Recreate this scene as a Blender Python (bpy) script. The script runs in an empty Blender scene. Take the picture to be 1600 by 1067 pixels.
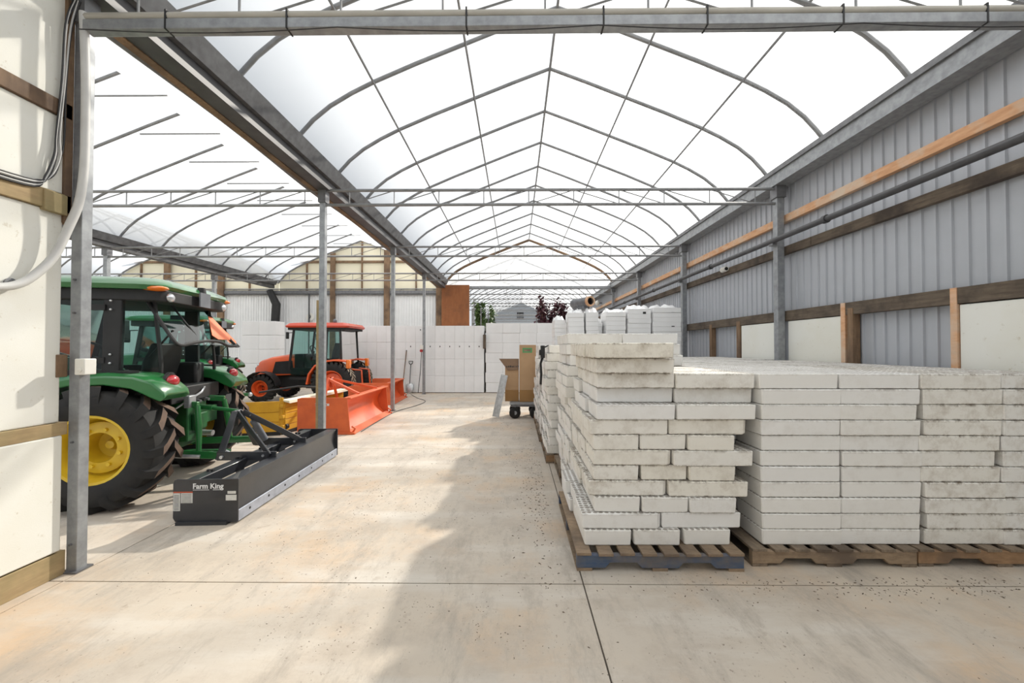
import bpy, math, random
from mathutils import Vector, Matrix, Euler
R = random.Random(7)
scene = bpy.context.scene
col = scene.collection
PI = math.pi
rad = math.radians

# ------------------------------------------------------------------ camera, sky, sun, exposure
cam_d = bpy.data.cameras.new('camera')
cam_d.lens = 14.0
cam_d.sensor_width = 36.0
cam_d.clip_start = 0.05
cam_d.clip_end = 600
cam = bpy.data.objects.new('camera', cam_d)
col.objects.link(cam)
cam.location = (0, 0, 1.61)
cam.rotation_euler = (rad(90.875), 0, rad(0.55))
scene.camera = cam

world = bpy.data.worlds.new('hazy_sky')
scene.world = world
world.use_nodes = True
wn = world.node_tree.nodes
wn['Background'].inputs['Color'].default_value = (0.90, 0.95, 1.0, 1)
wn['Background'].inputs['Strength'].default_value = 0.80

SUN_DIR = Vector((0.61, 1.0, 0.80)).normalized()
sun_d = bpy.data.lights.new('sun', 'SUN')
sun_d.energy = 10.5
sun_d.angle = rad(1.8)
sun_d.color = (1.0, 0.94, 0.84)
sun = bpy.data.objects.new('sun', sun_d)
col.objects.link(sun)
sun.location = (30, 40, 30)
sun.rotation_euler = SUN_DIR.to_track_quat('Z', 'Y').to_euler()

scene.view_settings.view_transform = 'Standard'
scene.view_settings.look = 'None'
scene.view_settings.gamma = 1
scene.view_settings.use_curve_mapping = False
scene.view_settings.exposure = 0.03
scene.cycles.transparent_max_bounces = 24
scene.cycles.max_bounces = 10

# ------------------------------------------------------------------ materials
def new_mat(name):
    m = bpy.data.materials.new(name)
    m.use_nodes = True
    nt = m.node_tree
    nt.nodes.clear()
    out = nt.nodes.new('ShaderNodeOutputMaterial')
    return m, nt, out

def N(nt, typ, **kw):
    n = nt.nodes.new(typ)
    for k, v in kw.items():
        setattr(n, k, v)
    return n

def principled(nt, out, rough=0.5, metal=0.0):
    b = N(nt, 'ShaderNodeBsdfPrincipled')
    b.inputs['Roughness'].default_value = rough
    b.inputs['Metallic'].default_value = metal
    nt.links.new(b.outputs[0], out.inputs[0])
    return b

def mixc(nt, fac, a, b):
    m = N(nt, 'ShaderNodeMix', data_type='RGBA')
    for sock, v in ((m.inputs[0], fac), (m.inputs[6], a), (m.inputs[7], b)):
        if hasattr(v, 'is_linked') or hasattr(v, 'links'):
            nt.links.new(v, sock)
        elif isinstance(v, (tuple, list)):
            sock.default_value = (*v[:3], 1)
        else:
            sock.default_value = v
    return m.outputs[2]

def math_n(nt, op, a, b=None, clamp=False):
    m = N(nt, 'ShaderNodeMath', operation=op, use_clamp=clamp)
    for i, v in enumerate((a, b)):
        if v is None: continue
        if hasattr(v, 'links'): nt.links.new(v, m.inputs[i])
        else: m.inputs[i].default_value = v
    return m.outputs[0]

def noise(nt, vec, scale, detail=4, rough=0.55):
    n = N(nt, 'ShaderNodeTexNoise')
    n.inputs['Scale'].default_value = scale
    n.inputs['Detail'].default_value = detail
    n.inputs['Roughness'].default_value = rough
    if vec is not None: nt.links.new(vec, n.inputs['Vector'])
    return n.outputs['Fac']

def ramp(nt, v, lo, hi, inv=False):
    r = N(nt, 'ShaderNodeMapRange')
    r.inputs[1].default_value = lo
    r.inputs[2].default_value = hi
    if inv:
        r.inputs[3].default_value = 1; r.inputs[4].default_value = 0
    nt.links.new(v, r.inputs[0])
    return r.outputs[0]

def coords(nt, kind='Object', scale=None):
    t = N(nt, 'ShaderNodeTexCoord')
    v = t.outputs[kind]
    if scale:
        mp = N(nt, 'ShaderNodeMapping')
        mp.inputs['Scale'].default_value = scale
        nt.links.new(v, mp.inputs[0])
        v = mp.outputs[0]
    return v

def wpos(nt, scale=None):
    v = N(nt, 'ShaderNodeNewGeometry').outputs['Position']
    if scale:
        mp = N(nt, 'ShaderNodeMapping')
        mp.inputs['Scale'].default_value = scale
        nt.links.new(v, mp.inputs[0])
        v = mp.outputs[0]
    return v

def bump(nt, b, h, strength=0.2, dist=0.01):
    n = N(nt, 'ShaderNodeBump')
    n.inputs['Strength'].default_value = strength
    n.inputs['Distance'].default_value = dist
    nt.links.new(h, n.inputs['Height'])
    nt.links.new(n.outputs[0], b.inputs['Normal'])

def simple(name, c1, c2=None, rough=0.5, metal=0.0, scale=8, lo=0.35, hi=0.7, coat=0.0, bmp=0.0):
    """paint-like material: two tones mixed by noise"""
    m, nt, out = new_mat(name)
    b = principled(nt, out, rough, metal)
    v = coords(nt)
    f = noise(nt, v, scale)
    c = mixc(nt, ramp(nt, f, lo, hi), c1, c2 or tuple(x * 0.8 for x in c1))
    nt.links.new(c, b.inputs['Base Color'])
    if coat: b.inputs['Coat Weight'].default_value = coat
    if bmp: bump(nt, b, noise(nt, v, scale * 6), bmp)
    return m

def wood(name, c1, c2, scale=(3, 3, 3), rough=0.8, stain=None):
    m, nt, out = new_mat(name)
    b = principled(nt, out, rough)
    f = noise(nt, coords(nt, 'Object', scale), 6, 6, 0.65)
    c = mixc(nt, ramp(nt, f, 0.35, 0.65), c1, c2)
    if stain:
        g = noise(nt, wpos(nt), 2.3, 5, 0.6)
        c = mixc(nt, ramp(nt, g, 0.45, 0.65), c, stain)
    nt.links.new(c, b.inputs['Base Color'])
    bump(nt, b, f, 0.25, 0.004)
    return m

M = {}
# concrete floor
m, nt, out = new_mat('concrete'); b = principled(nt, out, 0.75)
v = wpos(nt)
c = mixc(nt, ramp(nt, noise(nt, v, 0.45, 6, 0.6), 0.35, 0.65), (0.55, 0.475, 0.385), (0.49, 0.445, 0.39))
c = mixc(nt, ramp(nt, noise(nt, v, 0.8, 7, 0.65), 0.50, 0.70), c, (0.56, 0.40, 0.26))
c = mixc(nt, ramp(nt, noise(nt, v, 1.7, 9, 0.75), 0.48, 0.72), c, (0.41, 0.35, 0.29))
c = mixc(nt, ramp(nt, noise(nt, wpos(nt, (0.5, 2.2, 1)), 1.1, 6, 0.65), 0.5, 0.75), c, (0.60, 0.565, 0.51))
c = mixc(nt, ramp(nt, noise(nt, v, 5.5, 8, 0.75), 0.6, 0.78), c, (0.30, 0.235, 0.18))
c = mixc(nt, ramp(nt, noise(nt, wpos(nt, (1.6, 0.5, 1)), 2.2, 9, 0.8), 0.50, 0.66), c, (0.38, 0.335, 0.285))
pat = ramp(nt, noise(nt, v, 1.1, 4, 0.6), 0.48, 0.62)
spk = ramp(nt, noise(nt, v, 34, 4, 0.7), 0.60, 0.68)
c = mixc(nt, math_n(nt, 'MULTIPLY', pat, spk), c, (0.20, 0.155, 0.12))
c = mixc(nt, ramp(nt, noise(nt, v, 38, 3, 0.6), 0.68, 0.76), c, (0.16, 0.12, 0.09))
nt.links.new(c, b.inputs['Base Color'])
bump(nt, b, noise(nt, v, 60, 4), 0.12, 0.004)
M['concrete'] = m
M['joint'] = simple('joint_dirt', (0.10, 0.085, 0.07), (0.16, 0.13, 0.11), 0.95)
M['ground'] = simple('ground_gravel', (0.33, 0.30, 0.25), (0.22, 0.24, 0.15), 0.95, scale=0.6)
M['soil'] = simple('soil_crumbs', (0.07, 0.05, 0.035), (0.14, 0.10, 0.07), 0.95)

# steel
M['galv'] = simple('galvanized_steel', (0.33, 0.345, 0.36), (0.23, 0.24, 0.255), 0.45, 0.35, scale=14)
M['galv_dark'] = simple('weathered_steel', (0.20, 0.205, 0.215), (0.13, 0.13, 0.14), 0.5, 0.3, scale=10)
M['gutter_steel'] = simple('gutter_steel', (0.125, 0.128, 0.135), (0.075, 0.075, 0.08), 0.55, 0.2, scale=9)
M['bow'] = simple('bow_steel', (0.27, 0.275, 0.285), (0.20, 0.205, 0.21), 0.5, 0.3, scale=6)
M['pipe_pale'] = simple('pale_pipe', (0.44, 0.42, 0.37), (0.36, 0.34, 0.30), 0.55, scale=4)
M['alu'] = simple('aluminium', (0.60, 0.61, 0.62), (0.42, 0.43, 0.44), 0.35, 0.8, scale=20)
M['pipe_dark'] = simple('dark_pipe', (0.075, 0.075, 0.08), (0.05, 0.05, 0.055), 0.5, 0.1, scale=5)
M['clad'] = simple('grey_cladding', (0.45, 0.47, 0.51), (0.41, 0.43, 0.465), 0.45, 0.15, scale=1.5)
M['clad_white'] = simple('white_cladding', (0.80, 0.81, 0.82), (0.72, 0.73, 0.74), 0.6, scale=1.2)
M['cream'] = simple('cream_sheet', (0.80, 0.76, 0.60), (0.74, 0.69, 0.53), 0.7, scale=1.0)

# greenhouse film
def film_mat(name, tr, mix):
    m, nt, out = new_mat(name)
    a = N(nt, 'ShaderNodeBsdfTranslucent'); a.inputs[0].default_value = (0.80, 0.82, 0.85, 1)
    t = N(nt, 'ShaderNodeBsdfTransparent'); t.inputs[0].default_value = (tr, tr, tr, 1)
    s = N(nt, 'ShaderNodeMixShader')
    f = ramp(nt, noise(nt, wpos(nt), 0.35, 4), 0.3, 0.7)
    f = math_n(nt, 'MULTIPLY_ADD', f, 0.12); f.node.inputs[2].default_value = mix
    nt.links.new(f, s.inputs[0]); nt.links.new(a.outputs[0], s.inputs[1]); nt.links.new(t.outputs[0], s.inputs[2])
    nt.links.new(s.outputs[0], out.inputs[0])
    return m
M['film'] = film_mat('greenhouse_film', 0.95, 0.34)
M['film_thick'] = film_mat('greenhouse_liner', 0.9, 0.18)
M['wrap'] = simple('plastic_wrap', (0.88, 0.88, 0.89), (0.78, 0.79, 0.80), 0.3, scale=9)

# woods
M['wood_grey'] = wood('weathered_wood', (0.15, 0.115, 0.08), (0.085, 0.062, 0.045), (6, 0.6, 6), stain=(0.05, 0.036, 0.027))
M['wood_brown'] = wood('brown_timber', (0.26, 0.165, 0.095), (0.17, 0.105, 0.06), (6, 6, 0.6), stain=(0.11, 0.07, 0.045))
M['wood_new'] = wood('raw_orange_lumber', (0.68, 0.40, 0.23), (0.55, 0.29, 0.15), (5, 0.7, 5), stain=(0.60, 0.48, 0.37))
M['wood_tan'] = wood('tan_girt', (0.44, 0.32, 0.17), (0.33, 0.235, 0.125), (6, 0.8, 6), stain=(0.27, 0.22, 0.11))
M['plywood'] = wood('rust_plywood', (0.33, 0.125, 0.045), (0.27, 0.095, 0.035), (1.5, 1.5, 0.5), stain=(0.22, 0.085, 0.035))
M['pallet'] = wood('pallet_wood', (0.34, 0.25, 0.165), (0.22, 0.155, 0.10), (2, 5, 5), stain=(0.15, 0.11, 0.08))
M['pallet_dark'] = wood('pallet_deck_wood', (0.27, 0.21, 0.15), (0.16, 0.12, 0.085), (5, 1, 5), stain=(0.10, 0.075, 0.055))
M['pallet_orange'] = wood('pallet_reddish_wood', (0.36, 0.22, 0.12), (0.25, 0.15, 0.08), (2, 5, 5), stain=(0.17, 0.11, 0.07))
M['pallet_blue'] = wood('pallet_blue_paint', (0.05, 0.085, 0.16), (0.10, 0.12, 0.16), (2, 5, 5), stain=(0.17, 0.135, 0.10))
M['cardboard'] = simple('cardboard', (0.46, 0.30, 0.17), (0.40, 0.26, 0.145), 0.85, scale=3)
M['cardboard_base'] = simple('cardboard_deep', (0.34, 0.19, 0.07), (0.30, 0.165, 0.06), 0.8, scale=3)  # darker, more orange tone for the lower part of the cartons
M['cardboard_dark'] = simple('cardboard_inner', (0.24, 0.155, 0.10), (0.20, 0.13, 0.085), 0.85, scale=3)

# insulating foam board
m, nt, out = new_mat('foam_board'); b = principled(nt, out, 0.8)
v = wpos(nt)
c = mixc(nt, ramp(nt, noise(nt, v, 1.7, 5), 0.4, 0.7), (0.76, 0.76, 0.715), (0.72, 0.71, 0.64))
c = mixc(nt, ramp(nt, noise(nt, v, 14, 5, 0.75), 0.62, 0.74), c, (0.52, 0.47, 0.37))
nt.links.new(c, b.inputs['Base Color']); bump(nt, b, noise(nt, v, 120, 3), 0.2, 0.002)
M['foam_board'] = m

# foam tray: object colour R = dirt, G = yellowing ; cavities painted dark on the flat upper face
m, nt, out = new_mat('foam_tray'); b = principled(nt, out, 0.75)
oi = N(nt, 'ShaderNodeObjectInfo')
sep = N(nt, 'ShaderNodeSeparateColor'); nt.links.new(oi.outputs['Color'], sep.inputs[0])
dirt, yel = sep.outputs[0], sep.outputs[1]
v = wpos(nt)
c = mixc(nt, yel, (0.83, 0.828, 0.818), (0.81, 0.765, 0.65))
g = ramp(nt, noise(nt, v, 7, 7, 0.75), 0.47, 0.78)
c = mixc(nt, math_n(nt, 'MULTIPLY', g, dirt, True), c, (0.42, 0.36, 0.285))
tc = N(nt, 'ShaderNodeTexCoord')
g = noise(nt, wpos(nt, (1, 1, 2.2)), 30, 5, 0.75)
g = ramp(nt, g, 0.66, 0.71)
patch = ramp(nt, noise(nt, v, 3.1, 3), 0.50, 0.66)
g = math_n(nt, 'MULTIPLY', math_n(nt, 'MULTIPLY', g, patch), math_n(nt, 'MULTIPLY', dirt, 0.8), True)
c = mixc(nt, g, c, (0.12, 0.085, 0.055))
# soil lodged along the upper and lower rims
so = N(nt, 'ShaderNodeSeparateXYZ'); nt.links.new(tc.outputs['Object'], so.inputs[0])
rim_f = math_n(nt, 'MAXIMUM', ramp(nt, so.outputs[2], 0.094, 0.112), ramp(nt, so.outputs[2], 0.001, 0.012, True))
rim_n = ramp(nt, noise(nt, wpos(nt, (1, 1, 0.6)), 16, 6, 0.8), 0.46, 0.62)
rim_f = math_n(nt, 'MULTIPLY', math_n(nt, 'MULTIPLY', rim_f, rim_n), math_n(nt, 'ADD', dirt, 0.25), True)
c = mixc(nt, rim_f, c, (0.16, 0.12, 0.08))
# cavities, about 4 cm apart: their inner shade painted as dark discs
mp = N(nt, 'ShaderNodeMapping'); mp.inputs['Scale'].default_value = (1 / 0.0435, 1 / 0.043, 0)
nt.links.new(tc.outputs['Object'], mp.inputs[0])
fr = N(nt, 'ShaderNodeVectorMath', operation='FRACTION'); nt.links.new(mp.outputs[0], fr.inputs[0])
ds = N(nt, 'ShaderNodeVectorMath', operation='DISTANCE'); nt.links.new(fr.outputs[0], ds.inputs[0]); ds.inputs[1].default_value = (0.5, 0.5, 0)
hole = math_n(nt, 'LESS_THAN', ds.outputs['Value'], 0.36)
sx = N(nt, 'ShaderNodeSeparateXYZ'); nt.links.new(N(nt, 'ShaderNodeNewGeometry').outputs['True Normal'], sx.inputs[0])
up = math_n(nt, 'GREATER_THAN', sx.outputs[2], 0.8)
hole = math_n(nt, 'MULTIPLY', hole, up)
c = mixc(nt, math_n(nt, 'MULTIPLY', hole, 0.8), c, (0.22, 0.19, 0.155))
nt.links.new(c, b.inputs['Base Color']); bump(nt, b, noise(nt, v, 90, 3), 0.15, 0.003)
M['foam'] = m
M['foam_new'] = simple('foam_clean', (0.84, 0.845, 0.85), (0.78, 0.785, 0.79), 0.7, scale=2)

# machines
M['green'] = simple('green_paint', (0.016, 0.16, 0.038), (0.018, 0.135, 0.036), 0.28, coat=0.6, scale=2)
M['green_dark'] = simple('green_casting', (0.012, 0.11, 0.028), (0.010, 0.055, 0.02), 0.5, scale=7)
M['yellow_rim'] = simple('yellow_rim_paint', (0.72, 0.50, 0.025), (0.62, 0.41, 0.02), 0.4, coat=0.3, scale=4)
M['yellow'] = simple('yellow_plow_paint', (0.66, 0.36, 0.02), (0.54, 0.28, 0.02), 0.5, scale=4)
M['orange'] = simple('orange_paint', (0.78, 0.115, 0.025), (0.68, 0.10, 0.025), 0.4, coat=0.3, scale=3)
M['orange_dull'] = simple('dull_orange_paint', (0.70, 0.14, 0.04), (0.58, 0.11, 0.035), 0.55, scale=5)
M['red_roof'] = simple('red_orange_roof', (0.62, 0.075, 0.035), (0.55, 0.06, 0.03), 0.4, coat=0.3, scale=2)
M['rubber'] = simple('black_rubber', (0.011, 0.011, 0.012), (0.024, 0.022, 0.020), 0.8, scale=6)
M['lug_dust'] = simple('dusty_lug', (0.15, 0.095, 0.066), (0.075, 0.05, 0.04), 0.85, scale=9)
M['turf_dust'] = simple('dusty_tread', (0.38, 0.32, 0.24), (0.20, 0.16, 0.12), 0.9, scale=9)
M['black'] = simple('black_plastic', (0.010, 0.010, 0.011), (0.018, 0.018, 0.019), 0.6, scale=5)
M['charcoal'] = simple('charcoal_paint', (0.020, 0.022, 0.027), (0.032, 0.034, 0.04), 0.35, coat=0.3, scale=4)
M['blade'] = simple('cutting_edge_steel', (0.42, 0.45, 0.52), (0.32, 0.34, 0.40), 0.45, 0.3, scale=12)
M['grey_plate'] = simple('grey_plate', (0.16, 0.17, 0.19), (0.14, 0.15, 0.17), 0.5)
M['red_lens'] = simple('red_lens', (0.50, 0.012, 0.02), (0.40, 0.01, 0.015), 0.15, coat=1.0)
M['amber'] = simple('amber_lens', (0.90, 0.22, 0.01), (0.80, 0.17, 0.01), 0.2, coat=1.0)
M['smv'] = simple('orange_sign', (0.90, 0.20, 0.06), (0.85, 0.17, 0.05), 0.5)
M['chrome'] = simple('lamp_glass', (0.75, 0.77, 0.80), (0.6, 0.62, 0.65), 0.15, 0.6)
M['white'] = simple('white_plastic', (0.78, 0.77, 0.72), (0.74, 0.73, 0.68), 0.45)
M['ink'] = simple('dark_print', (0.03, 0.03, 0.03), (0.04, 0.04, 0.04), 0.7)
M['letter'] = simple('white_print', (0.75, 0.76, 0.77), (0.72, 0.73, 0.74), 0.6)
M['label_white'] = simple('white_sticker', (0.66, 0.66, 0.63), (0.56, 0.56, 0.54), 0.6, scale=40)
M['label_red'] = simple('red_sticker', (0.50, 0.09, 0.04), None, 0.6)
M['label_green'] = simple('green_sticker', (0.10, 0.35, 0.13), None, 0.6)
M['red'] = simple('red_enamel', (0.45, 0.03, 0.03), None, 0.4)
M['hose'] = simple('grey_hose', (0.55, 0.55, 0.54), (0.50, 0.50, 0.49), 0.5)
M['cable'] = simple('black_cable', (0.02, 0.02, 0.022), None, 0.5)
M['siding'] = simple('grey_siding', (0.36, 0.39, 0.43), (0.32, 0.35, 0.39), 0.7)
M['leaf_red'] = simple('burgundy_leaf', (0.085, 0.02, 0.03), (0.05, 0.015, 0.025), 0.6)
M['leaf_green'] = simple('green_leaf', (0.09, 0.16, 0.05), (0.06, 0.10, 0.035), 0.6)
m, nt, out = new_mat('tinted_glass')
t = N(nt, 'ShaderNodeBsdfTransparent'); t.inputs[0].default_value = (0.60, 0.78, 0.75, 1)
g = N(nt, 'ShaderNodeBsdfGlossy'); g.inputs['Roughness'].default_value = 0.05
fz = N(nt, 'ShaderNodeFresnel'); fz.inputs[0].default_value = 1.45
s = N(nt, 'ShaderNodeMixShader')
nt.links.new(fz.outputs[0], s.inputs[0]); nt.links.new(t.outputs[0], s.inputs[1]); nt.links.new(g.outputs[0], s.inputs[2])
nt.links.new(s.outputs[0], out.inputs[0])
M['glass'] = m

# ------------------------------------------------------------------ mesh builder
class MB:
    def __init__(s):
        s.v = []; s.f = []; s.m = []
    def add(s, vs, fs, mi=0, mat=None):
        o = len(s.v)
        s.v += [tuple(mat @ Vector(p)) if mat else tuple(p) for p in vs]
        for f in fs:
            s.f.append([i + o for i in f]); s.m.append(mi)
        return s
    def box(s, x0, x1, y0, y1, z0, z1, mi=0, mat=None):
        vs = [(x, y, z) for x in (x0, x1) for y in (y0, y1) for z in (z0, z1)]
        fs = [(0, 1, 3, 2), (4, 6, 7, 5), (0, 4, 5, 1), (2, 3, 7, 6), (0, 2, 6, 4), (1, 5, 7, 3)]
        return s.add(vs, fs, mi, mat)
    def bar(s, a, b, w, h, mi=0, up=(0, 0, 1)):
        """rectangular bar from a to b; w across, h along 'up'"""
        a, b = Vector(a), Vector(b)
        d = (b - a); L = d.length; d.normalize()
        u = Vector(up); sd = d.cross(u)
        if sd.length < 1e-4: sd = d.cross(Vector((1, 0, 0)))
        sd.normalize(); u = sd.cross(d)
        vs = []
        for p in (a, b):
            for i, j in ((-1, -1), (1, -1), (1, 1), (-1, 1)):
                vs.append(p + sd * (i * w / 2) + u * (j * h / 2))
        fs = [(3, 2, 1, 0), (4, 5, 6, 7), (0, 1, 5, 4), (1, 2, 6, 5), (2, 3, 7, 6), (3, 0, 4, 7)]
        return s.add(vs, fs, mi)
    def tube(s, pts, r, n=8, mi=0, caps=True):
        pts = [Vector(p) for p in pts]
        rs = r if isinstance(r, (list, tuple)) else [r] * len(pts)
        vs = []; prev = None
        for i, p in enumerate(pts):
            d = (pts[min(i + 1, len(pts) - 1)] - pts[max(i - 1, 0)]).normalized()
            if prev is None:
                u = d.cross(Vector((0, 0, 1)))
                if u.length < 1e-3: u = d.cross(Vector((1, 0, 0)))
            else:
                u = prev - d * prev.dot(d)
            u.normalize(); prev = u; w = d.cross(u)
            for k in range(n):
                a = 2 * PI * k / n
                vs.append(p + u * (math.cos(a) * rs[i]) + w * (math.sin(a) * rs[i]))
        fs = []
        for i in range(len(pts) - 1):
            for k in range(n):
                k2 = (k + 1) % n
                fs.append((i * n + k, i * n + k2, (i + 1) * n + k2, (i + 1) * n + k))
        if caps:
            fs.append(tuple(reversed(range(n)))); fs.append(tuple(range((len(pts) - 1) * n, len(pts) * n)))
        return s.add(vs, fs, mi)
    def prism(s, poly, axis, a0, a1, mi=0, mat=None):
        """poly of 2D points in the plane normal to axis (x: yz, y: xz, z: xy)"""
        def p3(p, a):
            return {'x': (a, p[0], p[1]), 'y': (p[0], a, p[1]), 'z': (p[0], p[1], a)}[axis]
        n = len(poly)
        vs = [p3(p, a0) for p in poly] + [p3(p, a1) for p in poly]
        fs = [tuple(range(n)), tuple(reversed(range(n, 2 * n)))]
        fs += [(i, i + n, (i + 1) % n + n, (i + 1) % n) for i in range(n)]
        return s.add(vs, fs, mi, mat)
    def lathe(s, prof, n=28, mi=0, mat=None, closed=False):
        """prof: (radius, y) pairs around the Y axis"""
        vs = []
        for k in range(n):
            a = 2 * PI * k / n
            for r, y in prof:
                vs.append((r * math.cos(a), y, r * math.sin(a)))
        q = len(prof); fs = []
        for k in range(n):
            k2 = (k + 1) % n
            for i in range(q if closed else q - 1):
                j = (i + 1) % q
                fs.append((k * q + i, k * q + j, k2 * q + j, k2 * q + i))
        return s.add(vs, fs, mi, mat)
    def loft(s, rings, mi=0, cap=True):
        n = len(rings[0]); vs = [p for r in rings for p in r]; fs = []
        for i in range(len(rings) - 1):
            for k in range(n):
                k2 = (k + 1) % n
                fs.append((i * n + k, i * n + k2, (i + 1) * n + k2, (i + 1) * n + k))
        if cap:
            fs.append(tuple(reversed(range(n)))); fs.append(tuple(range((len(rings) - 1) * n, len(rings) * n)))
        return s.add(vs, fs, mi)
    def sphere(s, c, r, n=12, m=8, mi=0):
        rx, ry, rz = r if isinstance(r, (tuple, list)) else (r, r, r)
        rings = []
        for i in range(m + 1):
            t = PI * i / m
            rr = max(math.sin(t), 1e-3)
            rings.append([(c[0] + rx * rr * math.cos(2 * PI * k / n), c[1] + ry * rr * math.sin(2 * PI * k / n), c[2] - rz * math.cos(t)) for k in range(n)])
        return s.loft(rings, mi)
    def mesh(s, name, mats):
        me = bpy.data.meshes.new(name)
        me.from_pydata(s.v, [], s.f)
        for mt in (mats if isinstance(mats, (list, tuple)) else [mats]):
            me.materials.append(M[mt] if isinstance(mt, str) else mt)
        me.polygons.foreach_set('material_index', s.m)
        import bmesh
        bm = bmesh.new(); bm.from_mesh(me)
        bmesh.ops.recalc_face_normals(bm, faces=bm.faces)
        bm.to_mesh(me); bm.free()
        me.polygons.foreach_set('use_smooth', [True] * len(me.polygons))
        me.set_sharp_from_angle(angle=rad(38 if name != 'foam_tray' else 10))
        me.update()
        return me
    def build(s, name, mats, parent=None, bevel=0.0, loc=(0, 0, 0), rot=(0, 0, 0)):
        return link(name, s.mesh(name, mats), parent, bevel, loc, rot)

def link(name, me, parent=None, bevel=0.0, loc=(0, 0, 0), rot=(0, 0, 0)):
    o = bpy.data.objects.new(name, me)
    col.objects.link(o)
    o.parent = parent; o.location = loc; o.rotation_euler = rot
    if bevel:
        bv = o.modifiers.new('bevel', 'BEVEL'); bv.width = bevel; bv.segments = 2; bv.limit_method = 'ANGLE'; bv.angle_limit = rad(40)
    return o

def tag(o, label, cat, group=None):
    o['label'] = label; o['category'] = cat
    if group: o['group'] = group
    return o

def thing(name, label, cat, loc=(0, 0, 0), rz=0, group=None):
    o = bpy.data.objects.new(name, None); col.objects.link(o)
    o.empty_display_size = 0.1
    o.location = loc; o.rotation_euler = (0, 0, rz)
    return tag(o, label, cat, group)

def struct(name, o=None):
    if o is None:
        o = bpy.data.objects.new(name, None); col.objects.link(o)
    o['kind'] = 'structure'
    return o

def text_mesh(body, size, extrude=0.001, offset=0.0):
    c = bpy.data.curves.new('lettering', 'FONT')
    c.body = body; c.size = size; c.extrude = extrude; c.offset = offset
    c.align_x = 'LEFT'
    o = bpy.data.objects.new('lettering', c); col.objects.link(o)
    dg = bpy.context.evaluated_depsgraph_get()
    me = bpy.data.meshes.new_from_object(o.evaluated_get(dg))
    bpy.data.objects.remove(o); bpy.data.curves.remove(c)
    me.materials.clear()
    return me

def smooth(pts, k=5):
    pts = [Vector(p) for p in pts]; out = []
    for i in range(len(pts) - 1):
        p0, p1, p2, p3 = pts[max(i - 1, 0)], pts[i], pts[i + 1], pts[min(i + 2, len(pts) - 1)]
        for j in range(k):
            t = j / k
            out.append(0.5 * (2 * p1 + (p2 - p0) * t + (2 * p0 - 5 * p1 + 4 * p2 - p3) * t * t + (3 * p1 - p0 - 3 * p2 + p3) * t ** 3))
    return out + [pts[-1]]

def px(x, y, d):
    """a point of the place, from a bearing and its distance along the bay"""
    return ((x - 806) * d / 622, d, 1.61 + (543 - y) * d / 622)

# ------------------------------------------------------------------ the building: dimensions in metres
XL, XR = -3.10, 4.26           # gutters of the main bay
BAYS = [(XL, XR), (-10.5, XL), (-17.9, -10.5)]
TR = [-4.50 + 3.66 * k for k in range(7)]       # truss lines ... 2.82, 6.48, 10.14, 13.80, 17.46
EAVE, APEX, END = 4.48, 6.36, 17.5
FAR = 42.6
PROF = [(0, 0), (0.10, 0.13), (0.27, 0.32), (0.50, 0.51), (0.80, 0.69), (1.12, 0.85), (1.7, 1.10), (2.4, 1.38), (3.05, 1.64), (3.68, 1.88)]
def arch(xl, xr, inset=0.0):
    h = (xr - xl) / 2; k = h / 3.68
    left = [(xl + u * k, EAVE + z - inset) for u, z in PROF]
    right = [(xr - u * k, EAVE + z - inset) for u, z in reversed(PROF[:-1])]
    return left + right
def arch_z(x, xl, xr):
    a = arch(xl, xr)
    for (x0, z0), (x1, z1) in zip(a, a[1:]):
        if x0 <= x <= x1: return z0 + (z1 - z0) * (x - x0) / (x1 - x0)
    return EAVE

# ground outside and floor slabs
struct('ground', MB().box(-80, 80, -60, 160, -0.3, -0.12).build('ground', 'ground'))
floor = struct('floor')
MB().box(-18.2, 4.6, -5, 43, -0.12, -0.012).build('slab_bed', 'joint', floor)
xs = [-18.2, -14.2, -10.4, -6.75, -3.12, 0.46, 4.6]
ys = [-5, -0.95, 2.74, 6.35, 10.0, 13.7, 17.5, 25.8, 34, 43]
for i in range(len(xs) - 1):
    for j in range(len(ys) - 1):
        g = 0.005
        MB().box(xs[i] + g, xs[i + 1] - g, ys[j] + g, ys[j + 1] - g, -0.1, 0).build('concrete_slab', 'concrete', floor)

# roof
roof = struct('ceiling')
bows_y = [-0.60 - 1.22 * 3 + 1.22 * k for k in range(18)]   # ..., 4.28, 5.5, ...
def film_sheet(xl, xr, y0, y1, half, mat, inset=0.0, name='roof_film'):
    a = arch(xl, xr, inset); n = len(a) // 2
    a = a[:n + 1] if half == 'l' else (a[n:] if half == 'r' else a)
    mb = MB(); vs = []
    for x, z in a: vs += [(x, y0, z + 0.035), (x, y1, z + 0.035)]
    mb.add(vs, [(2 * i, 2 * i + 1, 2 * i + 3, 2 * i + 2) for i in range(len(a) - 1)])
    return mb.build(name, mat, roof)
def bow_mesh(xl, xr, half=None):
    a = arch(xl, xr); n = len(a) // 2
    if half == 'l': a = a[:n + 1]
    mb = MB().tube([(x, 0, z) for x, z in a], 0.028, 8)
    return mb.mesh('bow', 'bow')
film_sheet(*BAYS[0], TR[0] - 0.4, END, 'a', 'film')
film_sheet(*BAYS[0], END + 0.02, FAR, 'a', 'film')
film_sheet(*BAYS[1], TR[0] - 0.4, END, 'l', 'film')
film_sheet(*BAYS[1], TR[0] - 0.4, END, 'r', 'film_thick', 0.07, 'roof_liner')
film_sheet(*BAYS[2], TR[0] - 0.4, END, 'a', 'film')
b1 = bow_mesh(*BAYS[0]); b2 = bow_mesh(*BAYS[1], 'l'); b3 = bow_mesh(*BAYS[2])
for y in bows_y:
    if y > END - 0.4: continue
    link('bow', b1, roof, loc=(0, y, 0)); link('bow', b2, roof, loc=(0, y, 0)); link('bow', b3, roof, loc=(0, y, 0))
y = END + 1.0
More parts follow.
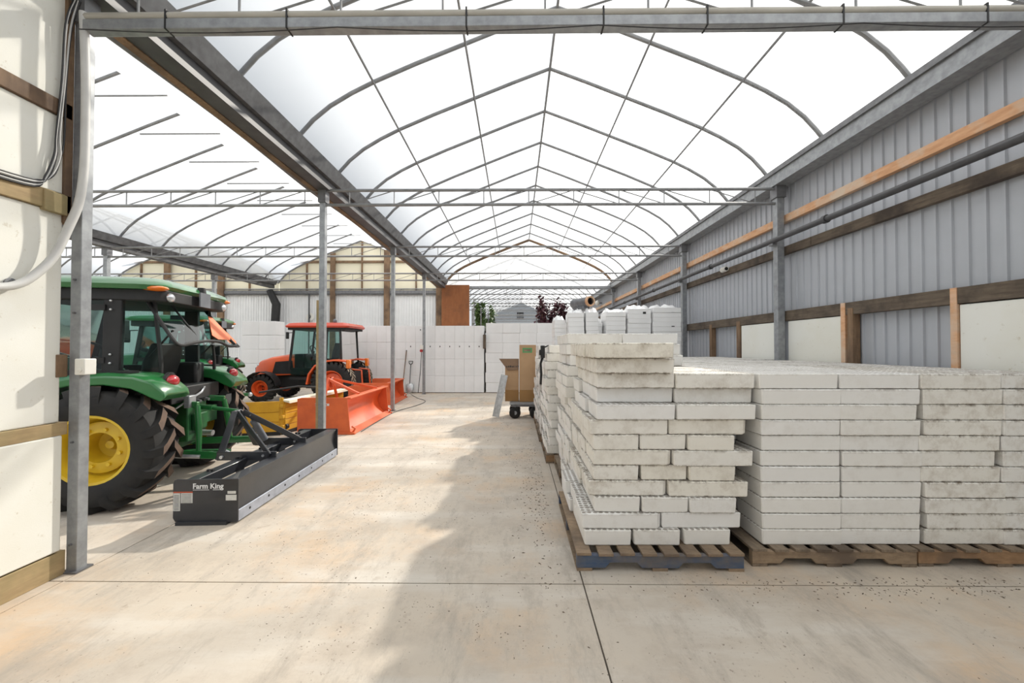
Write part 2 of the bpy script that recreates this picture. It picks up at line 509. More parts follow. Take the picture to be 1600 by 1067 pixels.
while y < FAR:
    link('bow', b1, roof, loc=(0, y, 0)); y += 1.22
# collar ties in the side bay
tie = MB().tube([(-7.62, 0, 5.94), (-5.98, 0, 5.94)], 0.014, 6).mesh('collar_tie', 'bow')
for y in bows_y:
    if 2 < y < END - 0.4: link('collar_tie', tie, roof, loc=(0, y, 0))
for k, (xl, xr) in enumerate(BAYS):
    h = (xr - xl) / 2; c = (xl + xr) / 2
    offs = [0, 2.56, -2.56, 1.28, -1.28] if k == 0 else []
    for o in offs:
        x = c + o; z = arch_z(x, xl, xr) - 0.03
        MB().tube([(x, TR[0] - 0.4, z), (x, FAR if k == 0 else END, z)], 0.022 if o == 0 else 0.017, 6).build('purlin', 'bow', roof)

# gable curtain closing the main bay above gutter height
a = arch(*BAYS[0])
g = MB(); vs = [(x, END, z) for x, z in a] + [(x, END, 4.30) for x, z in a]; n = len(a)
g.add(vs, [(i, i + 1, i + 1 + n, i + n) for i in range(n - 1)]).build('gable_curtain', 'film_thick', roof)
MB().tube([(x, END - 0.03, z - 0.02) for x, z in a], 0.055, 6).build('gable_bow', 'wood_brown', roof)
MB().box(XL, XR, END - 0.05, END + 0.03, 4.22, 4.31).build('curtain_rail', 'galv', roof)
# far end gable of the main bay
# eave gutters
def gutter(name, x, label, y1=END - .4, brown=True):
    t = thing(name, label, 'gutter', (x, 0, 0))
    prof = [(-0.20, 4.50), (-0.17, 4.50), (-0.10, 4.36), (0.10, 4.36), (0.17, 4.50), (0.20, 4.50), (0.12, 4.32), (-0.12, 4.32)]
    MB().prism(prof, 'y', TR[0] - 0.4, y1).build('gutter_trough', 'gutter_steel', t)
    MB().box(-0.14, 0.06, TR[0] - 0.4, y1, 4.18, 4.33).build('gutter_beam', 'pipe_dark', t)
    return t
gl = gutter('valley_gutter', XL, 'long steel valley gutter beam running down left of the aisle roof')
MB().box(-0.225, -0.142, TR[0], END - .4, 4.17, 4.36).build('timber_plate', 'wood_brown', gl)
gutter('valley_gutter', -10.5, 'far steel valley gutter beyond the green tractors, above the side bay')
t = thing('eave_beam', 'wide grey steel eave beam along top of the corrugated right wall', 'beam', (XR, 0, 0))
MB().prism([(-0.10, 4.22), (0.14, 4.22), (0.14, 4.50), (-0.02, 4.54), (-0.10, 4.46)], 'y', TR[0] - 0.4, FAR).build('eave_channel', 'galv', t)
MB().box(-0.13, -0.10, TR[0] - 0.4, FAR, 4.40, 4.47).build('eave_lip', 'galv_dark', t)
# pipes hung under the left gutter
for i, (dx, z, r, lb) in enumerate([(-0.285, 4.24, 0.045, 'thick dark pipe slung under the valley gutter, outermost'),
                                    (-0.36, 4.36, 0.035, 'thin dark pipe beside the valley gutter, uppermost of the two')]):
    pts = [(XL + dx, y, z + 0.02 * math.sin(y * 1.7 + i)) for y in [TR[0] + 0.45 * k for k in range(49)]]
    tag(MB().tube(pts, r, 8).build('gutter_pipe', 'galv_dark'), lb, 'pipe', 'pipes under the valley gutter')

# posts
def post(x, y, w, label, z1=4.2, mat='galv', group='galvanized posts'):
    t = thing('steel_post', label, 'post', (x, y, 0), group=group)
    MB().box(-w / 2, w / 2, -w / 2, w / 2, 0, z1).build('post_tube', mat, t, 0.004)
    MB().box(-w * .8, w * .8, -w * .8, w * .8, 0, 0.012).build('base_plate', 'galv_dark', t)
    MB().box(-w * .7, w * .7, -w * .75, w * .75, z1 - 0.22, z1).build('top_bracket', 'galv_dark', t)
    return t
pn = post(-3.185, 2.882, 0.075, 'nearest galvanized post, at end of white foam-clad wall')
for z in (0.2, 0.93, 1.86, 2.1, 2.7):
    MB().lathe([(0.0005, -0.052), (0.008, -0.052), (0.008, -0.036)], 8).build('bolt', 'galv_dark', pn, loc=(0, 0, z))
pa = post(-3.16, 6.48, 0.09, 'galvanized post with wooden strip, rising behind the black scraper')
MB().box(-0.085, -0.046, -0.04, 0.04, 0.3, 2.38).build('wooden_strip', 'wood_tan', pa)
post(-3.14, 10.14, 0.085, 'galvanized post at far end of the orange snow blade')
pc = post(-3.19, 13.8, 0.085, 'galvanized post beside the leaning shovel and white foam wall')
post(-10.55, 10.14, 0.10, 'galvanized post behind green tractor cab roof, left gutter line')
post(-10.55, 13.8, 0.10, 'galvanized post between far green tractor and white end wall')
post(-10.55, 6.48, 0.10, 'galvanized post left of the green tractor hood')
for y, lb in ((-0.84, 'grey wall post behind the viewer on corrugated wall'), (2.82, 'grey wall post beside nearest white wall panel'),
              (6.48, 'tall grey steel post on corrugated wall above the foam tray bed'),
              (10.14, 'grey steel post on corrugated wall just behind wrapped foam bundles'),
              (13.8, 'third grey post along corrugated wall, left of the wrapped bundles'),
              (17.46, 'farthest grey post of corrugated wall, at the gable curtain')):
    p = post(4.265, y, 0.11, lb, 4.25, group='posts along the corrugated wall')
    MB().box(-0.13, -0.05, -0.05, 0.05, 3.26, 3.32).build('pipe_bracket', 'galv_dark', p)

# trusses
def truss(xl, xr, y, label, near=False):
    t = thing('roof_truss', label, 'truss', (0, y, 0), group='roof trusses')
    MB().tube([(xl, 0, 4.19), (xr, 0, 4.19)], 0.026, 8).build('top_chord', 'bow', t)
    if near:
        MB().box(xl, xr, -0.04, 0.04, 3.885, 3.96).build('bottom_chord', 'galv', t, 0.006)
    else:
        MB().tube([(xl, 0, 3.95), (xr, 0, 3.95)], 0.026, 8).build('bottom_chord', 'bow', t)
    w = MB(); n = 10; st = (xr - xl) / n
    for i in range(n):
        x = xl + (i + 0.5) * st
        w.tube([(x, 0, 3.95), (x, 0, 4.19)], 0.009, 5)
        if i < n - 1: w.tube([(x, 0, 3.955), (x + st, 0, 4.185)] if x < 0.5 else [(x, 0, 4.185), (x + st, 0, 3.955)], 0.008, 5)
    w.build('web', 'bow', t)
    return t
names = {2: 'nearest', 3: 'second', 4: 'third', 5: 'fourth', 6: 'fifth'}
for k, y in enumerate(TR):
    if k < 1: continue
    yy = y
    if k == 1:
        truss(XL, XR, yy, 'light steel roof truss overhead behind the viewer'); continue
    truss(XL, XR, yy, f'{names[k]} steel truss across the aisle bay', k == 2)
    if 2 < k: truss(-10.5, XL, yy, f'{names[k]} steel truss across the bay above the tractors')
    if 3 < k: truss(-17.9, -10.5, yy, f'{names[k]} steel truss across the farthest left bay')
for k in range(5):
    yy = 21.1 + 3.66 * k
    t = truss(XL, XR, yy, f'steel truss beyond the gable curtain, {["first", "second", "third", "fourth", "fifth"][k]} from it')
    t2 = thing('steel_post', f'steel post beyond the white foam wall, {["first", "second", "third", "fourth", "fifth"][k]} past curtain', 'post', (XL, yy, 0), group='posts beyond the curtain')
    MB().box(-0.05, 0.05, -0.05, 0.05, 0, 4.4).build('post_tube', 'galv_dark', t2)
# conduit on the nearest truss, with ties, and a sagging wire
t = thing('conduit_pipe', 'pale plastic conduit strapped along the nearest truss', 'pipe', (0, 2.82, 0))
MB().tube([(XL, -0.01, 3.990), (XR - .07, -0.01, 3.990)], 0.031, 10).build('conduit', 'pipe_pale', t)
for x in (-2.5, -1.63, -0.35, 0.62, 1.35, 2.3, 3.3):
    MB().box(x - 0.006, x + 0.006, -0.043, 0.043, 3.882, 4.023).build('cable_tie', 'black', t)
pts = [(XL + (XR - XL) * i / 40, 2.765, 3.872 - 0.035 * abs(math.sin(i * PI / 10))) for i in range(41)]
tag(MB().tube(pts, 0.004, 5).build('sagging_wire', 'cable'), 'thin black wire sagging below the nearest truss', 'wire')

# ------------------------------------------------------------------ right wall
wr = struct('wall_right')
def clad_mesh(w, h, rib, mat, name):
    """ribbed sheet along y, facing -x"""
    pts = []
    n = round(w / rib)
    for i in range(n):
        y0 = i * rib
        pts += [(0, y0), (0, y0 + rib - 0.034), (-0.020, y0 + rib - 0.026), (-0.020, y0 + rib - 0.008)]
    pts.append((0, n * rib))
    mb = MB(); vs = []
    for x, y in pts: vs += [(x, y, 0), (x, y, h)]
    mb.add(vs, [(2 * i, 2 * i + 2, 2 * i + 3, 2 * i + 1) for i in range(len(pts) - 1)])
    vs = [(0.03, 0, 0), (0.03, n * rib, 0), (0.03, n * rib, h), (0.03, 0, h)]
    mb.add(vs, [(0, 1, 2, 3)])
    return mb.mesh(name, mat)
cm = clad_mesh(0.90, 4.45, 0.15, 'clad', 'cladding_sheet')
y = -4.6
while y < FAR:
    link('cladding_sheet', cm, wr, loc=(4.45, y, 0)); y += 0.9
def girt(z0, z1, mat, x0, x1, segs, name):
    for a, b in segs:
        MB().box(x0, x1, a, b, z0, z1).build(name, mat, wr, 0.004)
girt(3.64, 3.76, 'wood_new', 4.36, 4.43, [(-4.6, -0.9), (-0.89, 2.8), (2.81, 6.47), (6.48, 10.13), (10.14, 13.8), (13.81, 17.4), (17.41, 30)], 'raw_lumber_rail')
girt(3.12, 3.25, 'wood_grey', 4.36, 4.43, [(-4.6, -0.9), (-0.89, 2.8), (2.81, 5.9), (5.91, 10.13), (10.14, 13.8), (13.81, 17.4), (17.41, 30)], 'dark_rail')
girt(2.04, 2.20, 'wood_grey', 4.34, 4.43, [(-4.6, 1.2), (1.21, 4.0), (4.01, 6.5), (6.51, 9.2), (9.21, 13.8), (13.81, 24)], 'lower_rail')
for ya, yb, mt in ((8.85, 8.95, 'wood_brown'), (7.74, 7.86, 'wood_brown'), (5.16, 5.24, 'wood_brown'), (5.28, 5.35, 'wood_new'), (3.95, 4.01, 'wood_new')):
    MB().box(4.33, 4.43, ya, yb, 0, 2.12 if mt == 'wood_brown' else 2.20).build('upright_stud', mt, wr, 0.004)
for ya, yb in ((6.62, 7.72), (5.36, 6.40), (2.0, 3.94), (-0.6, 1.98)):
    MB().box(4.35, 4.42, ya, yb, 0.02, 2.03).build('foam_panel', 'foam_board', wr, 0.006)
t = thing('wall_pipe', 'long dark steel pipe bracketed along corrugated wall between the timber rails', 'pipe', (4.15, 0, 3.33))
MB().tube([(0, -4.6, 0), (0, 20, 0)], 0.04, 10).build('pipe', 'pipe_dark', t)
for y in (3.2, 5.35, 8.5, 12, 15.2):
    MB().lathe([(0.041, -0.03), (0.055, -0.03), (0.055, 0.03), (0.041, 0.03)], 12).build('pipe_coupling', 'pipe_dark', t, loc=(0, y, 0))
c = px(1130, 425, 8.3)
t = thing('security_camera', 'small white camera on dark timber rail of corrugated wall', 'camera', (4.30, 8.25, 3.22))
MB().lathe([(0.001, -0.1), (0.05, -0.1), (0.055, 0.06), (0.001, 0.07)], 14).build('housing', 'white', t)
MB().lathe([(0.001, -0.108), (0.035, -0.106), (0.036, -0.099)], 12).build('lens', 'black', t)
MB().box(0.0, 0.06, -0.02, 0.02, -0.02, 0.02).build('mount', 'white', t)
# lamp on the far wall
t = thing('wall_lamp', 'round pale wall lamp high above the plants near far right wall', 'lamp', (4.2, 20.5, 3.9))
MB().sphere((0, 0, 0), (0.12, 0.12, 0.14)).build('globe', 'white', t)
MB().box(0.05, 0.24, -0.03, 0.03, -0.03, 0.03).build('bracket', 'galv_dark', t)

# wall behind the viewer, closing the main bay
wf = struct('wall_front')
cf = clad_mesh(0.90, 4.40, 0.15, 'clad', 'cladding_sheet')
x = XL - 0.2
while x < XR - 0.2:
    link('cladding_sheet', cf, wf, loc=(x, -4.95, 0), rot=(0, 0, rad(-90))); x += 0.9
# ------------------------------------------------------------------ left wall near the viewer
wl = struct('wall_left')
X0 = -3.235
for z0, z1, nm in ((0.18, 0.99, 'foam_panel'), (1.08, 2.57, 'foam_panel'), (2.70, 3.25, 'foam_panel'), (3.36, 4.12, 'foam_panel')):
    for ya, yb in ((-4.6, -2.15), (-2.14, 0.3), (0.31, 2.80)):
        MB().box(X0 - 0.07, X0 + (0.025 if z0 < 1 else 0), ya, yb, z0, z1).build(nm, 'foam_board', wl, 0.01)
for z0, z1, mt in ((0, 0.17, 'wood_tan'), (0.99, 1.08, 'wood_tan'), (2.57, 2.70, 'wood_tan'), (3.25, 3.36, 'wood_brown')):
    MB().box(X0 - 0.06, X0 + 0.02, -4.6, 2.835, z0, z1).build('girt', mt, wl, 0.004)
MB().box(X0 - 0.05, X0 + 0.035, 2.66, 2.80, 2.55, 2.69).build('timber_block', 'wood_tan', wl, 0.005)
MB().box(X0 - 0.05, X0 + 0.02, 2.79, 2.842, 2.5, 4.12).build('timber_upright', 'wood_brown', wl, 0.004)
MB().box(X0 - 0.06, X0 + 0.008, 2.77, 2.84, 1.40, 1.56).build('timber_block', 'wood_brown', wl, 0.004)
MB().box(X0 - 0.12, X0 - 0.07, -4.6, 2.84, 0, 4.12).build('backing_sheet', 'clad_white', wl)
MB().lathe([(0.001, 0), (0.032, 0), (0.034, 0.012), (0.001, 0.014)], 16).build('vent_hole', 'galv_dark', wl, loc=(X0 + 0.002, 2.505, 2.02), rot=(0, 0, rad(-90)))
# flexible conduit, cable bundle, switch box
P = [(-3.11, 2.80, 4.02), (-3.10, 2.81, 3.6), (-3.10, 2.815, 3.2), (-3.105, 2.815, 2.9), (-3.12, 2.80, 2.65), (-3.15, 2.76, 2.45), (-3.17, 2.70, 2.25), (-3.18, 2.62, 2.12), (-3.185, 2.52, 2.02), (-3.19, 2.4, 1.98), (-3.19, 2.2, 1.96)]
tag(MB().tube(smooth(P), 0.026, 10).build('flexible_conduit', 'hose'), 'thick grey flexible conduit curving down the nearest post onto foam wall', 'conduit')
for i in range(5):
    d = 0.012 * i
    w_ = lambda: R.uniform(-.012, .012)
    P = [(-3.16 - d * .6, 2.82 - d * .3, 4.12), (-3.19, 2.80 - d + w_(), 3.9), (-3.20, 2.785 - d + w_(), 3.5), (-3.205, 2.77 - d + w_(), 3.1), (-3.20, 2.76 - d + w_(), 2.95), (-3.205, 2.71 - d, 2.80 - d * .5), (-3.205, 2.6, 2.73 - d), (-3.205, 2.3, 2.71 - d)]
    tag(MB().tube(smooth(P), 0.0055, 6).build('wall_cable', 'cable' if i % 2 == 0 else 'hose'), ('thin black' if i % 2 == 0 else 'thin pale grey') + ' cable in the bundle beside the nearest post', 'cable', 'bundled cables on the foam wall')
t = thing('switch_box', 'small cream switch box fixed to the nearest post', 'switch', (-3.147, 2.86, 1.47))
MB().box(0.0, 0.072, -0.05, 0.035, -0.055, 0.06).build('housing', 'white', t, 0.006)
MB().lathe([(0.001, -0.062), (0.015, -0.06), (0.016, -0.048)], 12).build('knob', 'white', t, loc=(0.045, 0, -0.02))

# ------------------------------------------------------------------ end wall of the two side bays
wb = struct('wall_back')
cw = clad_mesh(0.96, 4.05, 0.12, 'clad_white', 'white_cladding_sheet')
x = -17.9
while x < XL - 0.5:
    link('white_cladding_sheet', cw, wb, loc=(x + 0.925, END + 0.06, 0), rot=(0, 0, rad(90))); x += 0.925
for xl, xr in BAYS[1:]:
    c = (xl + xr) / 2
    cuts = [xl, c - 2.45, c - 1.25, c, c + 1.15, c + 2.4, xr]
    for a_, b_ in zip(cuts, cuts[1:]):
        n = 6
        top = [(a_ + 0.01 + (b_ - a_ - 0.02) * i / n) for i in range(n + 1)]
        poly = [(x_, arch_z(x_, xl, xr) - 0.02) for x_ in top]
        poly = [(top[0], 4.10)] + poly + [(top[-1], 4.10)]
        MB().prism(poly, 'y', END + 0.04, END + 0.07).build('gable_sheet', 'cream', wb)
    for i, x_ in enumerate(cuts[1:-1]):
        w = 0.05
        MB().box(x_ - w / 2, x_ + w / 2, END - 0.045, END + 0.04, 4.12, arch_z(x_, xl, xr) - 0.04).build('gable_stud', 'wood_brown', wb)
    hw = 2.75
    MB().box(c - hw, c + hw, END - 0.04, END + 0.04, 5.36, 5.45).build('gable_rail', 'wood_brown', wb)
    MB().tube([(x_, END - 0.03, z_ - 0.02) for x_, z_ in arch(xl, xr)], 0.035, 6).build('gable_bow', 'bow', wb)
MB().box(-17.9, XL, END - 0.10, END + 0.04, 3.98, 4.12).build('header_beam', 'galv_dark', wb)
for x_, w, z1 in ((-5.66, 0.24, 5.9), (-8.05, 0.20, 5.8), (-13.0, 0.26, 5.9), (-3.32, 0.34, 4.3), (-15.4, 0.22, 5.6)):
    MB().box(x_ - w / 2, x_ + w / 2, END - 0.16, END - 0.05, 0, z1).build('timber_post', 'wood_brown', wb, 0.005)
MB().box(-6.0, -3.4, END - 0.06, END + 0.02, 2.40, 2.48).build('timber_rail', 'wood_brown', wb)
t = thing('plywood_sheet', 'rust-brown plywood sheet standing upright above the white foam wall', 'plywood', (-2.62, END - 0.26, 0))
MB().box(-0.60, 0.60, -0.02, 0.02, 1.4, 4.33).build('sheet', 'plywood', t)
MB().box(-0.62, -0.50, 0.02, 0.07, 0, 4.3).build('batten', 'wood_brown', t)
MB().box(0.50, 0.60, 0.02, 0.07, 0, 4.3).build('batten', 'wood_brown', t)
P = [(-10.55, END - 0.25, 0), (-10.5, END - 0.25, 2.6), (-10.45, END - 0.25, 3.5), (-10.75, END - 0.25, 4.1)]
tag(MB().tube(P, [0.17, 0.17, 0.17, 0.13], 12).build('black_downpipe', 'black'), 'thick black downpipe on white end wall between two gables', 'pipe')
t = thing('number_sign', 'small round white sign with dark figure on the white end wall', 'sign', (*px(483, 495, END - 0.02)[:2], px(483, 495, END)[2]))
MB().lathe([(0.001, 0.0), (0.17, 0.0), (0.17, -0.015), (0.001, -0.015)], 20).build('disc', 'white', t)
me = text_mesh('9', 0.24, 0.003); me.materials.append(M['ink'])
link('figure', me, t, loc=(-0.07, -0.02, -0.08), rot=(rad(90), 0, 0))
x_ = px(481, 480, END - .08)[0]
tag(MB().tube([(x_, END - .08, 0), (x_, END - .08, 3.97)], .03, 8).build('wall_conduit', 'pipe_dark'), 'thin dark conduit running down the white end wall beside round sign', 'conduit')
# grey gable building beyond, seen under the curtain
t = thing('grey_building', 'grey sided building with gabled roof far beyond the curtain', 'building', (0.45, FAR + 1.4, 0))
hw = 4.3
n = 18
for i in range(n):
    z0 = 0.36 * i; z1 = z0 + 0.34
    w = hw if z0 < 4.6 else hw * (6.45 - z0) / (6.45 - 4.6)
    if w <= 0.1: continue
    MB().box(-w, w, -0.03 + 0.01 * (i % 2), 0.05, z0, z1).build('siding_board', 'siding', t)
MB().box(-hw, hw, 0.05, 5, 0, 4.6).build('body', 'siding', t)
MB().prism([(-hw - .3, 4.55), (hw + .3, 4.55), (0, 6.6)], 'y', 0.06, 5).build('roof', 'siding', t)
MB().box(-0.32, 0.42, -0.08, 0.0, 4.75, 5.5).build('window', 'black', t)
for z in (5.0, 5.25):
    MB().box(-0.32, 0.42, -0.10, -0.08, z - 0.03, z + 0.03).build('window_bar', 'siding', t)

# ------------------------------------------------------------------ wheels
def tire_mesh(Rr, w, rim, lugs=None, n=40, lug_mat='lug_dust'):
    mb = MB(); h = w / 2; b = Rr - 0.055
    prof = [(rim, -h * .78), (rim + .03, -h * .92), (rim + (b - rim) * .45, -h * 1.0), (b - .07, -h * .97), (b - .02, -h * .86), (b, -h * .6), (b + .004, 0),
            (b, h * .6), (b - .02, h * .86), (b - .07, h * .97), (rim + (b - rim) * .45, h), (rim + .03, h * .92), (rim, h * .78)]
    mb.lathe(prof, n)
    if lugs:
        for k in range(lugs):
            for sd in (-1, 1):
                add_lug(mb, Rr, w, sd, 2 * PI * (k + (0.5 if sd > 0 else 0)) / lugs)
    return mb.mesh('tire', ['rubber', lug_mat])
def add_lug(mb, Rr, w, sd, ang):
    h = w / 2; ns = 5
    vs = []
    for i in range(ns + 1):
        s = i / ns
        y = sd * (-0.06 * h + s * 1.06 * h)
        a = ang + (0.34 * s if s < 0.6 else 0.204 + 0.10 * (s - .6) * 2.5)
        rt = Rr - 0.010 * s * s - (0.075 if i == ns else 0)
        rb = Rr - 0.07 - 0.06 * s * s - (0.03 if i == ns else 0)
        hw = (0.044 + .008 * s) / Rr
        for aa, rr in ((a - hw, rb), (a - hw * .85, rt), (a + hw * .85, rt), (a + hw, rb)):
            vs.append((rr * math.cos(aa), y, rr * math.sin(aa)))
    side, top = [], []
    for i in range(ns):
        o = i * 4; q = o + 4
        side += [(o, o + 1, q + 1, q), (o + 2, o + 3, q + 3, q + 2)]
        (top if i < ns - 1 else side).append((o + 1, o + 2, q + 2, q + 1))
    side += [(0, 1, 2, 3), (ns * 4, ns * 4 + 1, ns * 4 + 2, ns * 4 + 3)]
    o = len(mb.v); mb.v += vs
    for fs, mi in ((side, 0), (top, 1)):
        for f in fs: mb.f.append([i + o for i in f]); mb.m.append(mi)
def rim_parts(parent, rim, w, sd, mat, loc):
    """wheel disc facing side sd"""
    h = w / 2
    mb = MB()
    mb.lathe([(rim + .015, sd * h * .80), (rim + .012, sd * h * .86), (rim - .012, sd * h * .84), (rim - .03, sd * h * .55), (rim - .045, sd * h * .1), (rim * .80, sd * h * .02),
              (rim * .78, sd * h * .25), (rim * .66, sd * h * .30), (rim * .46, sd * h * .32), (rim * .42, sd * h * -.55), (0.02, sd * h * -.6)], 32)
    mb.lathe([(rim + .015, -sd * h * .8), (rim - .03, -sd * h * .5), (rim - .045, sd * h * .05)], 32)
    r = mb.build('wheel_rim', mat, parent, loc=loc)
    for k in range(8):
        a = 2 * PI * k / 8 + .3
        MB().lathe([(0.001, sd * h * .42), (0.018, sd * h * .42), (0.02, sd * h * .28)], 8).build('wheel_nut', mat, r, loc=(math.cos(a) * rim * .57, 0, math.sin(a) * rim * .57))
    MB().lathe([(0.001, -sd * h * .25), (rim * .12, -sd * h * .27), (rim * .20, -sd * h * .58)], 16).build('hub_cap', mat, r)
    return r

# ------------------------------------------------------------------ green tractors
def rrect(x0, x1, y0, y1, z, r, n=4):
    pts = []
    for cx, cy, a0 in ((x1 - r, y1 - r, 0), (x0 + r, y1 - r, 90), (x0 + r, y0 + r, 180), (x1 - r, y0 + r, 270)):
        for i in range(n + 1):
            a = rad(a0 + 90 * i / n); pts.append((cx + r * math.cos(a), cy + r * math.sin(a), z))
    return pts

def green_tractor(label, loc, rz, detail=True):
    T = thing('green_tractor', label, 'tractor', loc, rz, 'green tractors')
    Rr, w, tr = 0.62, 0.44, 0.78
    if detail:
        tm = tire_mesh(Rr, w, 0.32, None, 48)
        lug = {}
        for sd in (-1, 1):
            mb = MB(); add_lug(mb, Rr, w, sd, 0); lug[sd] = mb.mesh('tread_lug', ['rubber', 'lug_dust'])
    else:
        tm = tire_mesh(Rr, w, 0.32, 22, 40, 'turf_dust')
    for sd in (1, -1):
        t = link('rear_tire', tm, T, loc=(0, sd * tr, Rr))
        if detail:
            n = 16
            for k in range(n):
                for s2 in (-1, 1):
                    # lugs lean so that the chevron points the same way on both sides
                    link('tread_lug', lug[s2], t, rot=(0, -2 * PI * (k + (0.5 if s2 > 0 else 0)) / n, 0))
        rim_parts(T, 0.325, w, sd, 'yellow_rim', (0, sd * tr, Rr))
    tf = tire_mesh(0.40, 0.30, 0.21, 14, 28)
    for sd in (1, -1):
        link('front_tire', tf, T, loc=(1.75, sd * .66, 0.40))
        rim_parts(T, 0.212, 0.30, sd, 'yellow_rim', (1.75, sd * .66, 0.40))
    # chassis
    MB().box(-0.30, 1.2, -0.22, 0.22, 0.42, 0.92).box(1.1, 2.25, -0.17, 0.17, 0.42, 0.80).box(-0.05, 0.05, -0.6, 0.6, 0.55, 0.70).box(1.70, 1.80, -0.55, 0.55, 0.36, 0.46).build('chassis', 'green_dark', T, 0.01)
    # hood
    rings = []
    for x, wd, z0, z1 in ((1.0, .34, .80, 1.50), (1.4, .34, .78, 1.48), (1.9, .33, .76, 1.40), (2.25, .30, .72, 1.28), (2.42, .24, .72, 1.10)):
        rings.append([(x, p[0], p[1]) for p in [(-wd, z0), (wd, z0), (wd, z1 - .16), (wd * .85, z1 - .05), (wd * .5, z1), (-wd * .5, z1), (-wd * .85, z1 - .05), (-wd, z1 - .16)]])
    hd = MB().loft(rings).build('hood', 'green', T, 0.01)
    for sd in (-1, 1):
        MB().box(1.3, 2.0, sd * .345 - .008, sd * .345 + .008, 0.86, 1.2).build('side_grille', 'black', hd)
    MB().box(2.40, 2.44, -.2, .2, .76, 1.05).build('front_grille', 'black', hd)
    # fenders
    for sd in (1, -1):
        prof = [(.80, 1.00), (.70, 1.15), (.50, 1.27), (.22, 1.345), (-.08, 1.36), (-.32, 1.345), (-.48, 1.29), (-.585, 1.19), (-.60, 1.13), (-.56, 1.10)]
        inner = [(.74, 0.98), (.66, 1.09), (.48, 1.195), (.22, 1.255), (-.08, 1.26), (-.30, 1.22), (-.40, 1.17), (-.46, 1.135), (-.50, 1.115), (-.53, 1.10)]
        ya, yb = sorted((sd * .50, sd * .93))
        mb = MB(); vs = []; rows = []
        for (xo, zo), (xi, zi) in zip(prof, inner):
            k = (yb - ya)
            row = [(xi, ya, zi - .02), (xo, ya, zo - .035), (xo, ya + k * .12, zo), (xo, ya + k * .88, zo), (xo, yb, zo - .035), (xi, yb, zi - .02)]
            rows.append(row)
        mb.loft(rows)
        f = mb.build('fender', 'green', T, 0.012)
        MB().sphere((-.515, sd * .66, 1.255), (0.055, .088, .066), 16, 10).build('tail_lamp', 'red_lens', f)
        MB().lathe([(0.07, -.0), (.095, 0.0), (.095, .03), (.07, .03)], 20, 0, Matrix.Translation((-.475, sd * .66, 1.255)) @ Matrix.Rotation(rad(90), 4, 'Z')).build('lamp_bezel', 'black', f)
        MB().box(-.26, -.08, sd * .80 - .06, sd * .80 + .06, 1.345, 1.375).build('fender_vent', 'black', f)
        MB().box(-.02, .14, sd * .60 - .05, sd * .60 + .05, 1.35, 1.39).build('fender_cap', 'green', f, 0.01)
    # cab
    MB().box(-.25, 1.05, -.52, .52, .90, 1.12).box(-.42, .1, -.5, .5, .98, 1.16).build('cab_floor', 'black', T, 0.01)
    for sd in (1, -1):
        MB().bar((0.0, sd * .70, 1.34), (0.0, sd * .68, 2.16), .06, .16, up=(1, 0, 0)).build('side_pillar', 'black', T, 0.01)
        MB().bar((1.05, sd * .62, 1.0), (.88, sd * .62, 2.16), .06, .08, up=(1, 0, 0)).build('front_pillar', 'black', T, 0.01)
        MB().box(-.1, 1.0, sd * .66 - .03, sd * .66 + .03, 1.30, 1.38).build('sill', 'black', T)
        for z in (1.45, 1.54, 2.0, 2.09):
            MB().sphere((0, sd * .735, z), .012, 8, 6).build('hinge_bolt', 'chrome', T)
        for z in (1.48, 2.02):
            MB().box(.05, .28, sd * .725 - .012, sd * .725 + .012, z - .03, z + .03).build('door_hinge', 'black', T)
        MB().add([(.06, sd * .71, 1.0), (1.0, sd * .64, 1.0), (.86, sd * .64, 2.14), (.06, sd * .69, 2.14)], [(0, 1, 2, 3)]).build('door_glass', 'glass', T)
        MB().add([(-.08, sd * .70, 1.37), (-.34, sd * .52, 1.40), (-.26, sd * .52, 2.14), (-.08, sd * .69, 2.14)], [(0, 1, 2, 3)]).build('quarter_glass', 'glass', T)
        MB().tube([(-.34, sd * .54, 1.2), (-.34, sd * .54, 1.45), (-.27, sd * .54, 2.12)], .02, 8).build('rear_corner_post', 'black', T)
    MB().add([(1.05, -.6, 1.3), (1.05, .6, 1.3), (.9, .6, 2.14), (.9, -.6, 2.14)], [(0, 1, 2, 3)]).build('windshield', 'glass', T)
    MB().loft([rrect(-.44, 1.12, -.72, .72, 2.10, .16), rrect(-.44, 1.12, -.72, .72, 2.22, .16)]).build('roof_header', 'black', T, 0.01)
    rings = [rrect(-.42, 1.22, -.78, .78, 2.215, .2), rrect(-.46, 1.25, -.80, .80, 2.26, .22), rrect(-.44, 1.22, -.77, .77, 2.30, .22), rrect(-.34, 1.05, -.62, .62, 2.355, .2), rrect(-.20, .9, -.45, .45, 2.375, .2)]
    MB().loft(rings).build('cab_roof', 'green', T)
    for sd in (1, -1):
        lp = MB().sphere((-.34, sd * .66, 2.235), (.13, .10, .035), 14, 8).build('turn_signal', 'amber', T)
        l2 = MB().sphere((-.43, sd * .56, 2.15), (.035, .062, .05), 14, 8).build('work_lamp', 'chrome', T)
        MB().box(-.42, -.34, sd * .56 - .04, sd * .56 + .04, 2.12, 2.2).build('lamp_housing', 'black', T)
    MB().box(-.50, -.485, -.10, .12, 2.10, 2.27).build('number_plate_bracket', 'grey_plate', T)
    MB().lathe([(.001, .0), (.05, 0), (.04, .08), (.001, .08)], 12, 0, Matrix.Translation((-.44, -.02, 2.26)) @ Matrix.Rotation(rad(90), 4, 'X')).build('beacon_socket', 'black', T)
    # rear window, swung open
    a, b_ = (-.20, 2.13), (-.54, 1.63)
    rg = MB().add([(a[0], -.55, a[1]), (a[0], .55, a[1]), (b_[0], .60, b_[1]), (b_[0], -.62, b_[1])], [(0, 1, 2, 3)]).build('rear_window', 'glass', T)
